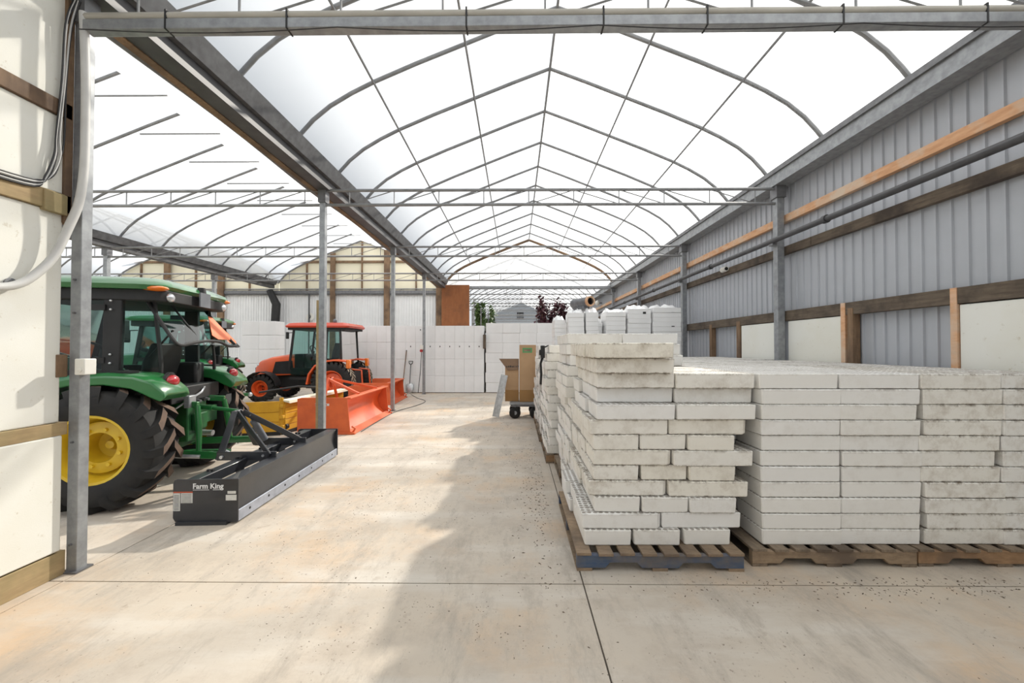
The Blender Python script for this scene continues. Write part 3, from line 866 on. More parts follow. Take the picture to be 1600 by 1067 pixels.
    P = [(a[0], .55, a[1]), (-.33, .58, 1.93), (-.50, .62, 1.69), (-.54, .56, 1.635), (-.56, .40, 1.66), (-.57, .1, 1.69), (-.565, -.2, 1.68), (-.55, -.45, 1.63), (-.55, -.66, 1.64), (-.50, -.64, 1.70), (a[0], -.55, a[1])]
    MB().tube(smooth(P, 4), .018, 8).build('window_seal', 'black', rg)
    MB().tube([(-.24, .22, 2.12), (-.44, .10, 1.76)], .012, 6).build('wiper', 'black', rg)
    for sd in (1, -1): MB().tube([(-.2, sd * .5, 1.5), (-.44, sd * .52, 1.8)], .010, 6).build('gas_strut', 'black', rg)
    # slow-vehicle sign clipped to the open window
    d = Vector((b_[0] - a[0], 0, b_[1] - a[1])).normalized(); nrm = Vector((d.z, 0, -d.x))
    o = Vector((-.37, -.40, 1.85)) + nrm * .05
    poly = [(-.20, -.06), (-.10, -.22), (.02, -.24), (.20, .16), (.16, .24), (-.02, .20)]
    vs = [o + d * p + Vector((0, 1, 0)) * -q for p, q in [(-.17, .02), (.14, -.24), (.20, -.16), (.20, .15), (.13, .22), (-.16, .10)]]
    vs2 = [p + nrm * .006 for p in vs]
    k = len(vs)
    MB().add(vs + vs2, [tuple(range(k)), tuple(reversed(range(k, 2 * k)))] + [(i, (i + 1) % k, (i + 1) % k + k, i + k) for i in range(k)]).build('slow_vehicle_sign', 'smv', T)
    # seat, wheel, console
    st = MB().box(.05, .50, -.25, .25, 1.12, 1.26).build('seat_cushion', 'black', T, 0.04)
    MB().loft([rrect(-.06, .06, -.25, .25, 1.22, .05), rrect(-.11, .02, -.27, .27, 1.45, .05), rrect(-.15, -.04, -.22, .22, 1.66, .04)]).build('seat_back', 'black', T, 0.02)
    MB().tube([(.78, 0, 1.1), (.62, 0, 1.5)], .03, 8).build('steering_column', 'black', T)
    MB().tube([(.62 + .08 * math.sin(2 * PI * i / 20), .19 * math.cos(2 * PI * i / 20), 1.5 + .17 * math.sin(2 * PI * i / 20)) for i in range(21)], .014, 6).build('steering_wheel', 'black', T)
    MB().box(-.25, .35, -.5, -.3, 1.12, 1.42).build('side_console', 'black', T, 0.03)
    for sd in (1, -1):
        MB().tube([(.95, sd * .66, 2.0), (.98, sd * .95, 1.98)], .012, 6).build('mirror_arm', 'black', T)
        MB().box(.95, .99, sd * .95 - .09, sd * .95 + .09, 1.72, 2.0).build('mirror', 'black', T, 0.02)
    # rear housing and hitch
    MB().box(-.42, -.20, -.20, .20, .50, .96).box(-.47, -.42, -.13, .13, .62, .82).build('rear_housing', 'green_dark', T, 0.015)
    MB().box(-.42, -.22, -.46, -.18, .66, .86).build('hydraulic_block', 'green_dark', T, 0.01)
    for sd in (1, -1):
        MB().bar((-.22, sd * .25, .98), (-.58, sd * .30, .95), .05, .07).build('lift_arm', 'green', T, 0.008)
        MB().tube([(-.57, sd * .30, .94), (-.60, sd * .33, .72), (-.62, sd * .36, .44)], [.028, .036, .026], 10).build('lift_rod', 'green', T)
        MB().bar((-.10, sd * .30, .42), (-.90, sd * .42, .385), .035, .085).build('lower_link', 'green', T, 0.008)
        MB().sphere((-.92, sd * .42, .385), (.06, .03, .06), 12, 8).build('link_ball', 'chrome', T)
        MB().tube([(-.30, sd * .46, .42), (-.66, sd * .41, .38)], .022, 8).build('stabilizer', 'alu', T)
    MB().tube([(-.40, .02, .90), (-.62, .09, .885), (-.64, .095, .884)], [.032, .032, .04], 10).tube([(-.62, .09, .885), (-.95, .20, .85)], .024, 10).build('top_link', 'green', T)
    MB().box(-.40, -.33, -.03, .05, .80, .98).build('link_bracket', 'green', T, .008)
    MB().tube([(-.42, 0, .58), (-.60, .02, .57)], .035, 10).build('power_shaft', 'alu', T)
    MB().bar((-.3, 0, .36), (-.78, 0, .34), .06, .03).build('drawbar', 'green_dark', T)
    MB().tube([(-.38, .35, .92), (-.50, .30, 1.02), (-.52, .12, 1.08), (-.40, -.2, 1.12)], .012, 6).build('hydraulic_hose', 'chrome', T)
    MB().box(-.52, -.46, .22, .36, .92, 1.06).build('coupler_cover', 'galv', T, .01)
    for i in range(6):
        yy = -.2 + .09 * i
        MB().tube([(-.36, yy, .98), (-.46, yy + .03, .96)], .018, 8).build('hydraulic_coupler', 'black' if i % 2 else 'galv_dark', T)
    return T
YAW = rad(192)
green_tractor('large green tractor with open rear window, nearest, hitched to black scraper', (-4.29, 4.74, 0), YAW)
green_tractor('green tractor with pale dusty tread, behind the nearest green tractor', (-7.75, 9.75, 0), YAW, False)

# ------------------------------------------------------------------ black box scraper
S = thing('box_scraper', 'charcoal steel box scraper on the concrete behind green tractor', 'scraper', (-2.88, 4.76, 0), rad(2.6))
L = 1.13
for sd in (-1, 1):
    poly = [(-.29, .02), (.285, .02), (.29, .03), (.29, .405), (-.24, .405), (-.275, .395), (-.29, .365), (-.29, .06), (-.275, .03)]
    poly = [(-.27, .025), (.28, .015), (.29, .025), (.29, .41), (-.25, .41), (-.28, .40), (-.29, .37), (-.29, .06)]
    e = MB().prism(poly, 'y', sd * L - .006, sd * L + .006).build('end_plate', 'charcoal', S, 0.003)
    if sd < 0:
        me = text_mesh('Farm King', .066, .0008, .0016); me.materials.append(M['letter'])
        link('lettering', me, e, loc=(-.115, -L - .0075, .325), rot=(rad(90), 0, 0))
        for a_, b_, z in ((-.113, .03, .311), (.065, .13, .311)):
            MB().box(a_, b_, -L - .0075, -L - .006, z, z + .004).build('underline', 'letter', e)
        for a_, b_, z0, z1, mt in ((-.285, -.225, .125, .285, 'label_white'), (-.218, -.115, .195, .285, 'label_white'), (-.285, -.115, .287, .299, 'label_red'),
                                   (.195, .27, .275, .300, 'label_white'), (.18, .275, .215, .265, 'label_white')):
            MB().box(a_, b_, -L - .0075, -L - .006, z0, z1).build('sticker', mt, e)
        for zz in [0.135 + .013 * i for i in range(11)]:
            MB().box(-.278, -.234, -L - .0085, -L - .0075, zz, zz + .004).build('sticker_line', 'ink', e)
        for zz in [0.20 + .012 * i for i in range(7)]:
            MB().box(-.21, -.125, -L - .0085, -L - .0075, zz, zz + .003).build('sticker_line', 'ink', e)
    MB().box(-.25, .2, sd * L - .03, sd * L + .03, 0, .03).build('skid_shoe', 'charcoal', S)
# rear blade: curved mouldboard, flange, cutting edge
prof = [(.27, .08), (.245, .16), (.235, .25), (.245, .34), (.26, .395), (.27, .395), (.255, .34), (.245, .25), (.255, .16), (.28, .08)]
MB().prism(prof, 'y', -L + .006, L - .006).build('moldboard', 'charcoal', S)
MB().box(.14, .275, -L + .006, L - .006, .392, .402).build('top_flange', 'charcoal', S)
ce = MB().prism([(.272, .02), (.284, .02), (.284, .115), (.276, .12)], 'y', -L + .008, L - .008).build('cutting_edge', 'blade', S)
for i in range(7):
    MB().lathe([(.001, .004), (.012, .003), (.013, -.001)], 8, 0, Matrix.Rotation(rad(-90), 4, 'Z')).build('edge_bolt', 'black', ce, loc=(.284, -.95 + i * .316, .075))
MB().prism([(.06, .06), (.075, .06), (.10, .36), (.085, .36)], 'y', -L + .006, L - .006).build('inner_blade', 'charcoal', S)
MB().box(-.20, -.09, -L + .006, L - .006, .30, .40).build('shank_beam', 'charcoal', S, .006)
for y in (-.85, -.42, 0, .42, .85):
    k = MB().box(-.18, -.11, y - .02, y + .02, .06, .36).prism([(-.11, .06), (-.18, .02), (-.20, .03), (-.16, .12)], 'y', y - .025, y + .025).build('ripper_shank', 'charcoal', S, .004)
    for dx in (-.165, -.125): MB().box(dx - .012, dx + .012, y - .03, y - .006, .40, .42).build('beam_bolt', 'black', S)
for sd in (-1, 1):
    y = sd * .34 - .04
    MB().box(-.42, .22, y - .01, y + .01, .37, .465).build('hitch_bar', 'charcoal', S, .005)
    MB().lathe([(.001, -.03), (.018, -.03), (.018, .03), (.001, .03)], 10).build('hitch_pin', 'chrome', S, loc=(-.36, y, .41))
    MB().lathe([(.001, -.018), (.014, -.018), (.014, .018), (.001, .018)], 10).build('bar_bolt', 'chrome', S, loc=(.08, y, .42))
    MB().bar((-.40, y, .38), (-.44, sd * .03 - .02, .86), .018, .075, up=(1, 0, 0)).build('mast_bar', 'charcoal', S, .004)
    MB().bar((-.40, sd * .045 - .02, .84), (.16, y + .02 * sd, .42), .018, .065).build('mast_brace', 'charcoal', S, .004)
MB().tube([(-.44, -.07, .84), (-.44, .05, .84)], .028, 10).build('mast_pin', 'galv_dark', S)
MB().tube([(-.32, .10, .72), (-.26, .24, .46)], .04, 10).tube([(-.34, .06, .80), (-.32, .10, .72)], .018, 8).build('hydraulic_cylinder', 'grey_plate', S)

# ------------------------------------------------------------------ orange snow blades
def snow_blade(label, loc, rz, L, W, H, frame=True):
    B = thing('snow_blade', label, 'snow blade', loc, rz, 'orange snow blades')
    for sd in (-1, 1):
        poly = [(-W, .05), (-.02, .0), (.03, .04), (-.03, H), (-W + .08, H), (-W, H - .02)]
        e = MB().prism(poly, 'y', sd * L - .008, sd * L + .008).build('end_plate', 'orange_dull', B, .004)
        if sd < 0:
            MB().box(-.62, -.36, -L - .010, -L - .008, H - .15, H - .11).build('sticker', 'letter', e)
            MB().box(-.62, -.40, -L - .011, -L - .010, H - .143, H - .118).build('sticker_print', 'red', e)
        MB().box(-.35, .12, sd * L - .03, sd * L + .03, 0, .035).build('skid_shoe', 'orange_dull', B, .005)
        MB().tube([(.06, sd * (L - .05), .03), (.10, sd * (L - .05), .10), (.04, sd * (L - .05), .14)], .02, 8).build('shoe_clamp', 'orange_dull', B)
    n = 10; out_, in_ = [], []
    for i in range(n + 1):
        s = i / n
        x = -.02 - .22 * math.sin(PI * (0.08 + .92 * s) * .95) ** 1.1 + .02 * s
        out_.append((x, .05 + (H - .05) * s)); in_.append((x - .012, .05 + (H - .05) * s))
    MB().prism(out_ + in_[::-1], 'y', -L + .01, L - .01).build('moldboard', 'orange', B)
    MB().prism([(-.03, .0), (.10, .0), (.11, .012), (-.02, .075)], 'y', -L + .01, L - .01).build('cutting_edge', 'orange_dull', B)
    MB().box(-.10, .03, -L + .01, L - .01, H - .03, H).build('top_rail', 'orange_dull', B, .006)
    MB().box(-.42, -.30, -L + .01, L - .01, .30, .40).build('rear_beam', 'orange_dull', B, .006)
    if frame:
        for sd in (-1, 1):
            MB().bar((-.85, sd * .09, H + .25), (-.05, sd * .55, H + .0), .05, .05).build('mast_brace', 'orange', B, .005)
            MB().bar((-.86, sd * .40, .35), (-.86, sd * .08, H + .28), .06, .04, up=(1, 0, 0)).build('mast_bar', 'orange', B, .005)
            MB().bar((-.86, sd * .40, .36), (-.30, sd * .40, .36), .05, .08).build('hitch_bar', 'orange_dull', B, .005)
        MB().tube([(-.86, -.12, H + .24), (-.86, .12, H + .24)], .025, 8).build('mast_pin', 'galv_dark', B)
    return B
snow_blade('orange snow blade with end plates, nearer, beside the yellow plow', (-3.12, 8.55, 0), rad(1.0), 1.17, .95, .68)
snow_blade('smaller orange blade at rear of the orange tractor', (-3.58, 12.0, 0), rad(3), .85, 1.0, .62, False)

# ------------------------------------------------------------------ yellow plow
Yp = thing('yellow_plow', 'yellow hinged snow plow on floor between black scraper and orange blade', 'plow', (-4.34, 7.35, 0))
def wing(a, b, H, name, planks=5):
    a, b = Vector((*a, 0)), Vector((*b, 0)); d = (b - a); Lw = d.length; d.normalize(); ang = math.atan2(d.y, d.x)
    w = MB().box(0, Lw, -.02, .02, .06, H - .02).build(name, 'yellow', Yp, .004, loc=a, rot=(0, 0, ang))
    for i in range(planks):
        z0 = .07 + (H - .1) * i / planks; z1 = z0 + (H - .1) / planks - .012
        MB().box(.02, Lw - .02, -.034, -.02, z0, z1).build('moldboard_strip', 'yellow', w, .003)
    if name == 'right_wing': MB().prism([(-.11, H - .05), (.05, H - .02), (.05, H), (-.12, H - .01), (-.13, H - .06)], 'x', 0, Lw).build('top_lip', 'cream', w)
    for i in range(3):
        x = Lw * (.2 + .3 * i)
        MB().bar((x, .0, .1), (x, .14, H - .05), .04, .03).build('rib', 'yellow', w)
    MB().box(0, Lw, -.03, .03, 0, .07).build('cutting_edge', 'black', w)
    return w
wing((-.70, -.25), (0, -.02), .64, 'left_wing', 3)
wing((0.03, 0.0), (.22, 2.1), .64, 'right_wing', 5)
MB().tube([(0, 0, .02), (0, 0, .68)], .035, 10).build('hinge_pin', 'yellow', Yp)
for z in (.12, .3, .5): MB().box(-.06, .06, -.05, .05, z, z + .06).build('hinge_knuckle', 'yellow', Yp, .006)
MB().bar((-.2, .6, .3), (-.9, .8, .45), .1, .12).bar((-.1, 1.2, .3), (-.9, 1.0, .45), .1, .12).build('push_frame', 'black', Yp, .01)
MB().tube([(-.75, .5, .72), (-.2, .9, .80), (.05, 1.4, .74)], .02, 8).build('hydraulic_hose', 'black', Yp)
for i, (x, y) in enumerate(((-.35, -.18), (.06, .12), (.10, .75))):
    MB().lathe([(.001, -.04), (.05, -.04), (.05, .02), (.001, .02)], 12).build('shoe_bolt', 'black', Yp, loc=(x, y - .06, .14))

# ------------------------------------------------------------------ orange tractor
O = thing('orange_tractor', 'orange tractor with red cab roof parked before the white foam wall', 'tractor', (-5.35, 12.35, 0), rad(181.5))
tm = tire_mesh(.60, .42, .33, 26, 40, 'turf_dust'); tf = tire_mesh(.42, .30, .22, 18, 30, 'rubber')
for sd in (1, -1):
    link('rear_tire', tm, O, loc=(0, sd * .74, .60)); rim_parts(O, .335, .42, sd, 'orange', (0, sd * .74, .60))
    link('front_tire', tf, O, loc=(2.1, sd * .68, .42)); rim_parts(O, .225, .30, sd, 'orange', (2.1, sd * .68, .42))
    # fenders
    prof = [(.72, .55), (.66, .85), (.48, 1.10), (.22, 1.23), (-.1, 1.27), (-.42, 1.24)]
    rows = []
    ya, yb = sorted((sd * .50, sd * .94))
    for i, (xx, zz) in enumerate(prof):
        q = prof[max(i - 1, 0)]; r_ = prof[min(i + 1, len(prof) - 1)]
        d = Vector((r_[0] - q[0], r_[1] - q[1])).normalized(); nx, nz = d.y * .05, -d.x * .05
        rows.append([(xx - nx, ya, zz - nz), (xx, ya, zz), (xx, yb, zz), (xx - nx, yb, zz - nz)])
    f = MB().loft(rows).build('fender', 'orange', O, .01)
    MB().box(-.50, -.40, sd * .78 - .09, sd * .78 + .09, 1.0, 1.26).build('tail_lamp', 'amber', f, .02)
    rows = []
    for i in range(9):
        a_ = rad(10 + 160 * i / 8)
        rows.append([(2.1 + .47 * math.cos(a_), sd * .68 - .16, .42 + .47 * math.sin(a_)), (2.1 + .49 * math.cos(a_), sd * .68 - .16, .42 + .49 * math.sin(a_)),
                     (2.1 + .49 * math.cos(a_), sd * .68 + .16, .42 + .49 * math.sin(a_)), (2.1 + .47 * math.cos(a_), sd * .68 + .16, .42 + .47 * math.sin(a_))])
    MB().loft(rows).build('front_fender', 'black', O)
MB().box(-.3, 1.3, -.25, .25, .40, .95).box(1.2, 2.5, -.2, .2, .40, .82).box(2.04, 2.16, -.6, .6, .36, .48).build('chassis', 'black', O, .01)
rings = []
for x, wd, z0, z1 in ((1.12, .36, .80, 1.42), (1.6, .36, .78, 1.40), (2.1, .35, .76, 1.32), (2.42, .32, .72, 1.22), (2.58, .24, .70, 1.05)):
    rings.append([(x, p[0], p[1]) for p in [(-wd, z0), (wd, z0), (wd, z1 - .16), (wd * .85, z1 - .05), (wd * .5, z1), (-wd * .5, z1), (-wd * .85, z1 - .05), (-wd, z1 - .16)]])
h = MB().loft(rings).build('hood', 'orange', O, .012)
for sd in (1, -1):
    MB().prism([(1.35, .82), (2.0, .82), (1.9, 1.18), (1.4, 1.22)], 'y', sd * .362 - .008, sd * .362 + .008).build('side_grille', 'black', h)
    MB().sphere((2.46, sd * .22, 1.08), (.07, .07, .05), 10, 6).build('headlamp', 'chrome', h)
MB().box(2.53, 2.60, -.2, .2, .74, 1.0).build('front_grille', 'black', h)
CB = bpy.data.objects.new('cab', None); col.objects.link(CB); CB.parent = O; CB.location = (.22, 0, 0)
MB().box(-.32, 1.15, -.5, .5, .80, 1.0).build('cab_floor', 'black', CB, .01)
for sd in (1, -1):
    for x0, x1, w in ((1.12, .98, .06), (.05, .02, .06), (-.42, -.36, .06)):
        MB().bar((x0, sd * .66, .95), (x1, sd * .64, 2.22), .05, w, up=(1, 0, 0)).build('cab_pillar', 'black', CB, .01)
    MB().add([(.08, sd * .67, .72), (1.08, sd * .67, .80), (.96, sd * .65, 2.2), (.06, sd * .65, 2.2)], [(0, 1, 2, 3)]).build('door_glass', 'glass', CB)
    MB().add([(.02, sd * .67, 1.3), (-.40, sd * .67, 1.3), (-.36, sd * .65, 2.2), (.0, sd * .65, 2.2)], [(0, 1, 2, 3)]).build('side_glass', 'glass', CB)
    MB().box(.05, 1.1, sd * .67 - .02, sd * .67 + .02, .66, .74).build('door_sill', 'black', CB)
    MB().box(.35, .80, sd * .60 - .14, sd * .60 + .14, .42, .46).box(.35, .80, sd * .60 - .14, sd * .60 + .14, .66, .70).build('step', 'black', O)
    MB().tube([(1.0, sd * .66, 2.05), (1.05, sd * .92, 2.03)], .012, 6).build('mirror_arm', 'black', CB)
    MB().box(1.02, 1.06, sd * .90 - .07, sd * .90 + .07, 1.86, 2.06).build('mirror', 'black', CB, .02)
    MB().box(-.46, -.40, sd * .55 - .06, sd * .55 + .06, 2.12, 2.2).build('work_lamp', 'black', CB, .01)
    MB().tube([(-.36, sd * .30, .95), (-.66, sd * .32, .92), (-.70, sd * .34, .45)], .028, 8).build('lift_arm', 'orange', O)
    MB().bar((-.1, sd * .30, .42), (-.85, sd * .40, .40), .04, .08).build('lower_link', 'black', O)
MB().add([(1.12, -.64, 1.3), (1.12, .64, 1.3), (.98, .62, 2.2), (.98, -.62, 2.2)], [(0, 1, 2, 3)]).build('windshield', 'glass', CB)
MB().add([(-.42, -.64, 1.1), (-.42, .64, 1.1), (-.36, .62, 2.2), (-.36, -.62, 2.2)], [(0, 1, 2, 3)]).build('rear_window', 'glass', CB)
rings = [rrect(-.62, 1.22, -.74, .74, 2.2, .12), rrect(-.64, 1.25, -.76, .76, 2.25, .14), rrect(-.58, 1.15, -.70, .70, 2.33, .14), rrect(-.4, .95, -.5, .5, 2.36, .14)]
MB().loft(rings).build('cab_roof', 'red_roof', CB)
MB().box(-.55, 1.15, -.69, .69, 2.13, 2.2).build('roof_header', 'black', CB, .01)
MB().sphere((-.15, .5, 2.40), (.06, .05, .07), 12, 8).build('beacon', 'grey_plate', CB)
MB().box(.78, 1.08, -.45, .45, .95, 1.42).box(-.3, .5, .36, .58, .95, 1.28).build('dashboard', 'black', CB, .03)
MB().loft([rrect(.0, .12, -.24, .24, 1.1, .05), rrect(-.06, .04, -.25, .25, 1.5, .05), rrect(-.08, .0, -.15, .15, 1.75, .04)]).build('seat_back', 'black', CB, .02)
MB().box(.05, .5, -.24, .24, 1.0, 1.16).build('seat_cushion', 'black', CB, .03)
MB().tube([(.70 + .08 * math.sin(2 * PI * i / 20), .19 * math.cos(2 * PI * i / 20), 1.5 + .17 * math.sin(2 * PI * i / 20)) for i in range(21)], .015, 6).tube([(.85, 0, 1.0), (.70, 0, 1.5)], .025, 8).build('steering_wheel', 'black', CB)
MB().box(-.44, -.2, -.3, .3, .45, .95).build('rear_housing', 'black', O, .01)

# ------------------------------------------------------------------ pallets
def pallet(label, loc, w=1.2, d=1.02, smat='pallet', dmat='pallet_dark', group='wooden pallets'):
    """stringers run along x and show their notches at the front"""
    T = thing('wooden_pallet', label, 'pallet', loc, 0, group)
    h = .09
    n1 = [(0, .022), (.17 * w, .022), (.20 * w, .06), (.36 * w, .06), (.39 * w, .022), (.61 * w, .022), (.64 * w, .06), (.80 * w, .06), (.83 * w, .022), (w, .022), (w, .022 + h), (0, .022 + h)]
    sm = MB().prism(n1, 'y', 0, .045).mesh('stringer', smat)
    for y in (0, d / 2 - .02, d - .045): link('stringer', sm, T, .003, loc=(0, y, 0))
    n = 8; bw = .105
    dm = MB().box(0, bw, -.012, d + .006, .112, .132).mesh('deck_board', dmat)
    for i in range(n):
        link('deck_board', dm, T, .002, loc=((w - bw) * i / (n - 1), R.uniform(-.006, .006), 0))
    bm_ = MB().box(0, .11, 0, d, 0, .022).mesh('bottom_board', dmat)
    for x in (0.0, w / 2 - .055, w - .11): link('bottom_board', bm_, T, 0, loc=(x, 0, 0))
    return T
pallet('blue-painted wooden pallet under the nearest foam tray stack', (.44, 2.90, 0), 1.20, 1.22, 'pallet_blue', 'pallet')
pallet('bare wooden pallet under second foam stack along the aisle', (.53, 4.31, 0), d=1.2)
pallet('bare wooden pallet under third foam stack along the aisle', (.42, 5.57, 0), d=1.2, smat='pallet_orange')
pallet('bare wooden pallet under fourth foam stack along the aisle', (.40, 6.83, 0))
pallet('bare wooden pallet under farthest foam stack along the aisle', (.40, 7.90, 0), smat='pallet_orange')
pallet('grey wooden pallet under foam tray columns right of the nearest stack', (1.74, 2.97, 0), 1.20, 1.05)
pallet('reddish wooden pallet under foam tray columns at far right', (2.96, 2.98, 0), 1.26, 1.05, 'pallet_orange')
for i, y in enumerate((4.08, 5.16, 6.24, 7.32)):
    for j, x in enumerate((1.74, 2.95)):
        pallet(f'wooden pallet hidden under the foam tray bed, row {["two", "three", "four", "five"][i]}, {["aisle", "wall"][j]} side', (x, y, 0), 1.2, 1.02, group='pallets under the foam tray bed')

# ------------------------------------------------------------------ foam trays
TL, TW, TH, PITCH = .597, .349, .1125, .1165
def tray_mesh(seed):
    r = random.Random(seed)
    # taper, slight unevenness, chamfered upright corners; one corner chipped on some
    ch = [.004 + r.random() * .005 for _ in range(4)]
    if seed % 3 == 0: ch[r.randrange(4)] = .03
    hx, hy = TL / 2, TW / 2
    def ring(z, s):
        pts = []
        for (sx, sy), c in zip(((1, 1), (-1, 1), (-1, -1), (1, -1)), ch):
            a = (sx * (hx - s), sy * (hy - s - c)); b_ = (sx * (hx - s - c), sy * (hy - s))
            pts += [a, b_] if sx * sy > 0 else [b_, a]
        return [(x + r.uniform(-.0015, .0015), y + r.uniform(-.0015, .0015), z + r.uniform(-.001, .001)) for x, y in pts]
    e = .005
    return MB().loft([ring(0, .008), ring(.006, .004), ring(TH - e, .0), ring(TH, e)]).mesh('foam_tray', 'foam')
TM = [tray_mesh(i) for i in range(6)]
ORD = ['top', 'second', 'third', 'fourth', 'fifth', 'sixth', 'seventh', 'eighth', 'ninth', 'tenth', 'eleventh', 'twelfth', 'thirteenth', 'fourteenth']
def tray(x, y, z, rot, dirt, yel, label, group):
    o = bpy.data.objects.new('foam_tray', R.choice(TM)); col.objects.link(o)
    o.location = (x, y, z); o.rotation_euler = (0, 0, rot)
    o.color = (dirt, yel, 0, 1)
    return tag(o, label, 'foam tray', group)
fill = MB()      # what lies out of sight inside the stacks, plus trays too far off to tell apart
fillc = {}
def fill_tray(x, y, z, alongx=True):
    w, d = (TL / 2 - .004, TW / 2 - .004) if alongx else (TW / 2 - .004, TL / 2 - .004)
    fill.box(x - w, x + w, y - d, y + d, z, z + TH)

# nearest stack: bearings of the front faces, course by course from the top
P1 = [  # (kind, front distance, [left edges as bearing px], dirt, yellow)
 ('L', 2.96, [927], .75, .55), ('L', 3.02, [930], .8, .5), ('L', 3.07, [932, 1053], .7, .4), ('L', 3.12, [931, 1049], .25, .1),
 ('L', 3.02, [931, 1056], .15, .1), ('L', 3.04, [920, 1044], .55, .5), ('S', 3.04, [926, 1000, 1072], .45, .45), ('L', 3.05, [926, 1047], .5, .45),
 ('S', 3.05, [926, 1001, 1072], .7, .5), ('L', 3.05, [919, 1040], .85, .5), ('S', 3.03, [928, 1000, 1070], .35, .2), ('L', 3.02, [908, 1030], .2, .1), ('S', 3.0, [912, 989, 1067], .2, .1)]
NC = len(P1)
grp = 'trays of the nearest stack'
for c, (kind, d, edges, dirt, yel) in enumerate(P1):
    z = .134 + (NC - 1 - c) * PITCH
    wdt = TL if kind == 'L' else TW
    dep = TW if kind == 'L' else TL
    names = {1: ['sole'], 2: ['left', 'right'], 3: ['left', 'middle', 'right']}[len(edges)]
    xprev = None
    for i, e in enumerate(edges):
        x = (e - 806) * d / 622 + wdt / 2
        if xprev is not None: x = max(x, xprev + wdt + .006)
        xprev = x
        rows = 3 if kind == 'L' else 2
        for r_ in range(rows):
            y = d + dep / 2 + r_ * (dep + .006) + (R.uniform(-.02, .02) if r_ == 0 and i else R.uniform(-.006, .006))
            if r_: y += .012
            xx = x + (R.uniform(-.035, .02) if r_ and i == 0 else (.01 * r_ if r_ else 0))
            jit = R.uniform(-.012, .012)
            vis = r_ == 0 or i == 0 or c < 3
            if not vis:
                fill_tray(xx, y, z, kind == 'L'); continue
            dd = max(0, min(1, dirt + R.uniform(-.2, .15)))
            yy = max(0, min(1, yel + R.uniform(-.15, .15)))
            if r_ == 0:
                lb = f'foam tray facing viewer, {ORD[c]} course, {names[i]} one, stack on blue pallet'
            else:
                lb = f'foam tray, {ORD[c]} course of blue-pallet stack, {["", "second", "third"][r_]} from front, {names[i]} side'
            tray(xx, y, z, (0 if kind == 'L' else PI / 2) + jit, dd, yy, lb, grp)

# stacks along the aisle behind it
def aisle_stack(which, x0, y0, nc, front_courses, individual=True):
    g = f'trays of the {which} aisle stack'
    for c in range(nc):
        z = .134 + (nc - 1 - c) * PITCH
        kind = 'L' if (c % 2 == 0 or c < 3 or not individual) else 'S'
        nx, ny = (2, 3) if kind == 'L' else (3, 2)
        wdt, dep = (TL, TW) if kind == 'L' else (TW, TL)
        shift = R.uniform(-.03, .04)
        for i in range(nx):
            for r_ in range(ny):
                x = x0 + shift + .03 + wdt / 2 + i * (wdt + .007); y = y0 + .02 + dep / 2 + r_ * (dep + .006)
                if i == 0: x += R.uniform(-.03, .015)
                vis = individual and (i == 0 or (r_ == 0 and c < front_courses) or c == 0)
                if not vis:
                    fill_tray(x, y, z, kind == 'L'); continue
                side = ['left', 'right'][i] if nx == 2 else ['left', 'middle', 'right'][i]
                lb = f'foam tray, {ORD[c]} course of {which} aisle stack, {["front", "second", "third"][r_]} row, {side}'
                tray(x, y, z, (0 if kind == 'L' else PI / 2) + R.uniform(-.015, .015), R.uniform(.1, .5), R.uniform(.05, .4), lb, g)
aisle_stack('second', .54, 4.30, 14, 4)
aisle_stack('third', .42, 5.56, 13, 2)
aisle_stack('fourth', .40, 6.81, 13, 0, False)
aisle_stack('fifth', .40, 7.90, 11, 0, False)

# bed of equal columns on the right
cols = [(1.845, 'first'), (2.445, 'second'), (3.055, 'third'), (3.655, 'fourth')]
for ci, (x0, nm) in enumerate(cols):
    for r_ in range(15):
        if ci == 3 and abs(3.03 + TW / 2 + r_ * .356 - 6.48) < .25: continue
        for c in range(11):
            z = .134 + (10 - c) * PITCH
            y = 3.03 + TW / 2 + r_ * .356
            x = x0 + TL / 2
            if r_ == 0 or (ci == 0 and r_ == 1) or (c == 0 and r_ < 4):
                base = .15 if ci < 2 else .75
                dx = R.uniform(-.012, .012) + (.02 * math.sin(c * .9) if ci == 2 else 0)
                dy = R.uniform(-.008, .012)
                where = 'front' if r_ == 0 else ['', 'second', 'third', 'fourth'][r_]
                lb = f'foam tray, {ORD[c]} course, {where} row of {nm} even column right of blue pallet'
                tray(x + dx, y + dy, z, R.uniform(-.01, .01), max(0, base + R.uniform(-.15, .2)), R.uniform(.05, .2) + (.15 if ci == 2 else 0), lb, 'trays of the even columns')
            elif c == 0 or r_ in (1, 14) or ci in (0, 3):
                fill_tray(x + R.uniform(-.006, .006), y, z + (R.uniform(0, .008) if c == 0 else 0))
fo = fill.build('foam_tray_bed', 'foam')
fo.color = (.35, .15, 0, 1)
fo['label'] = 'mass of white foam trays filling the stacks toward the wall'
fo['category'] = 'foam trays'; fo['kind'] = 'stuff'

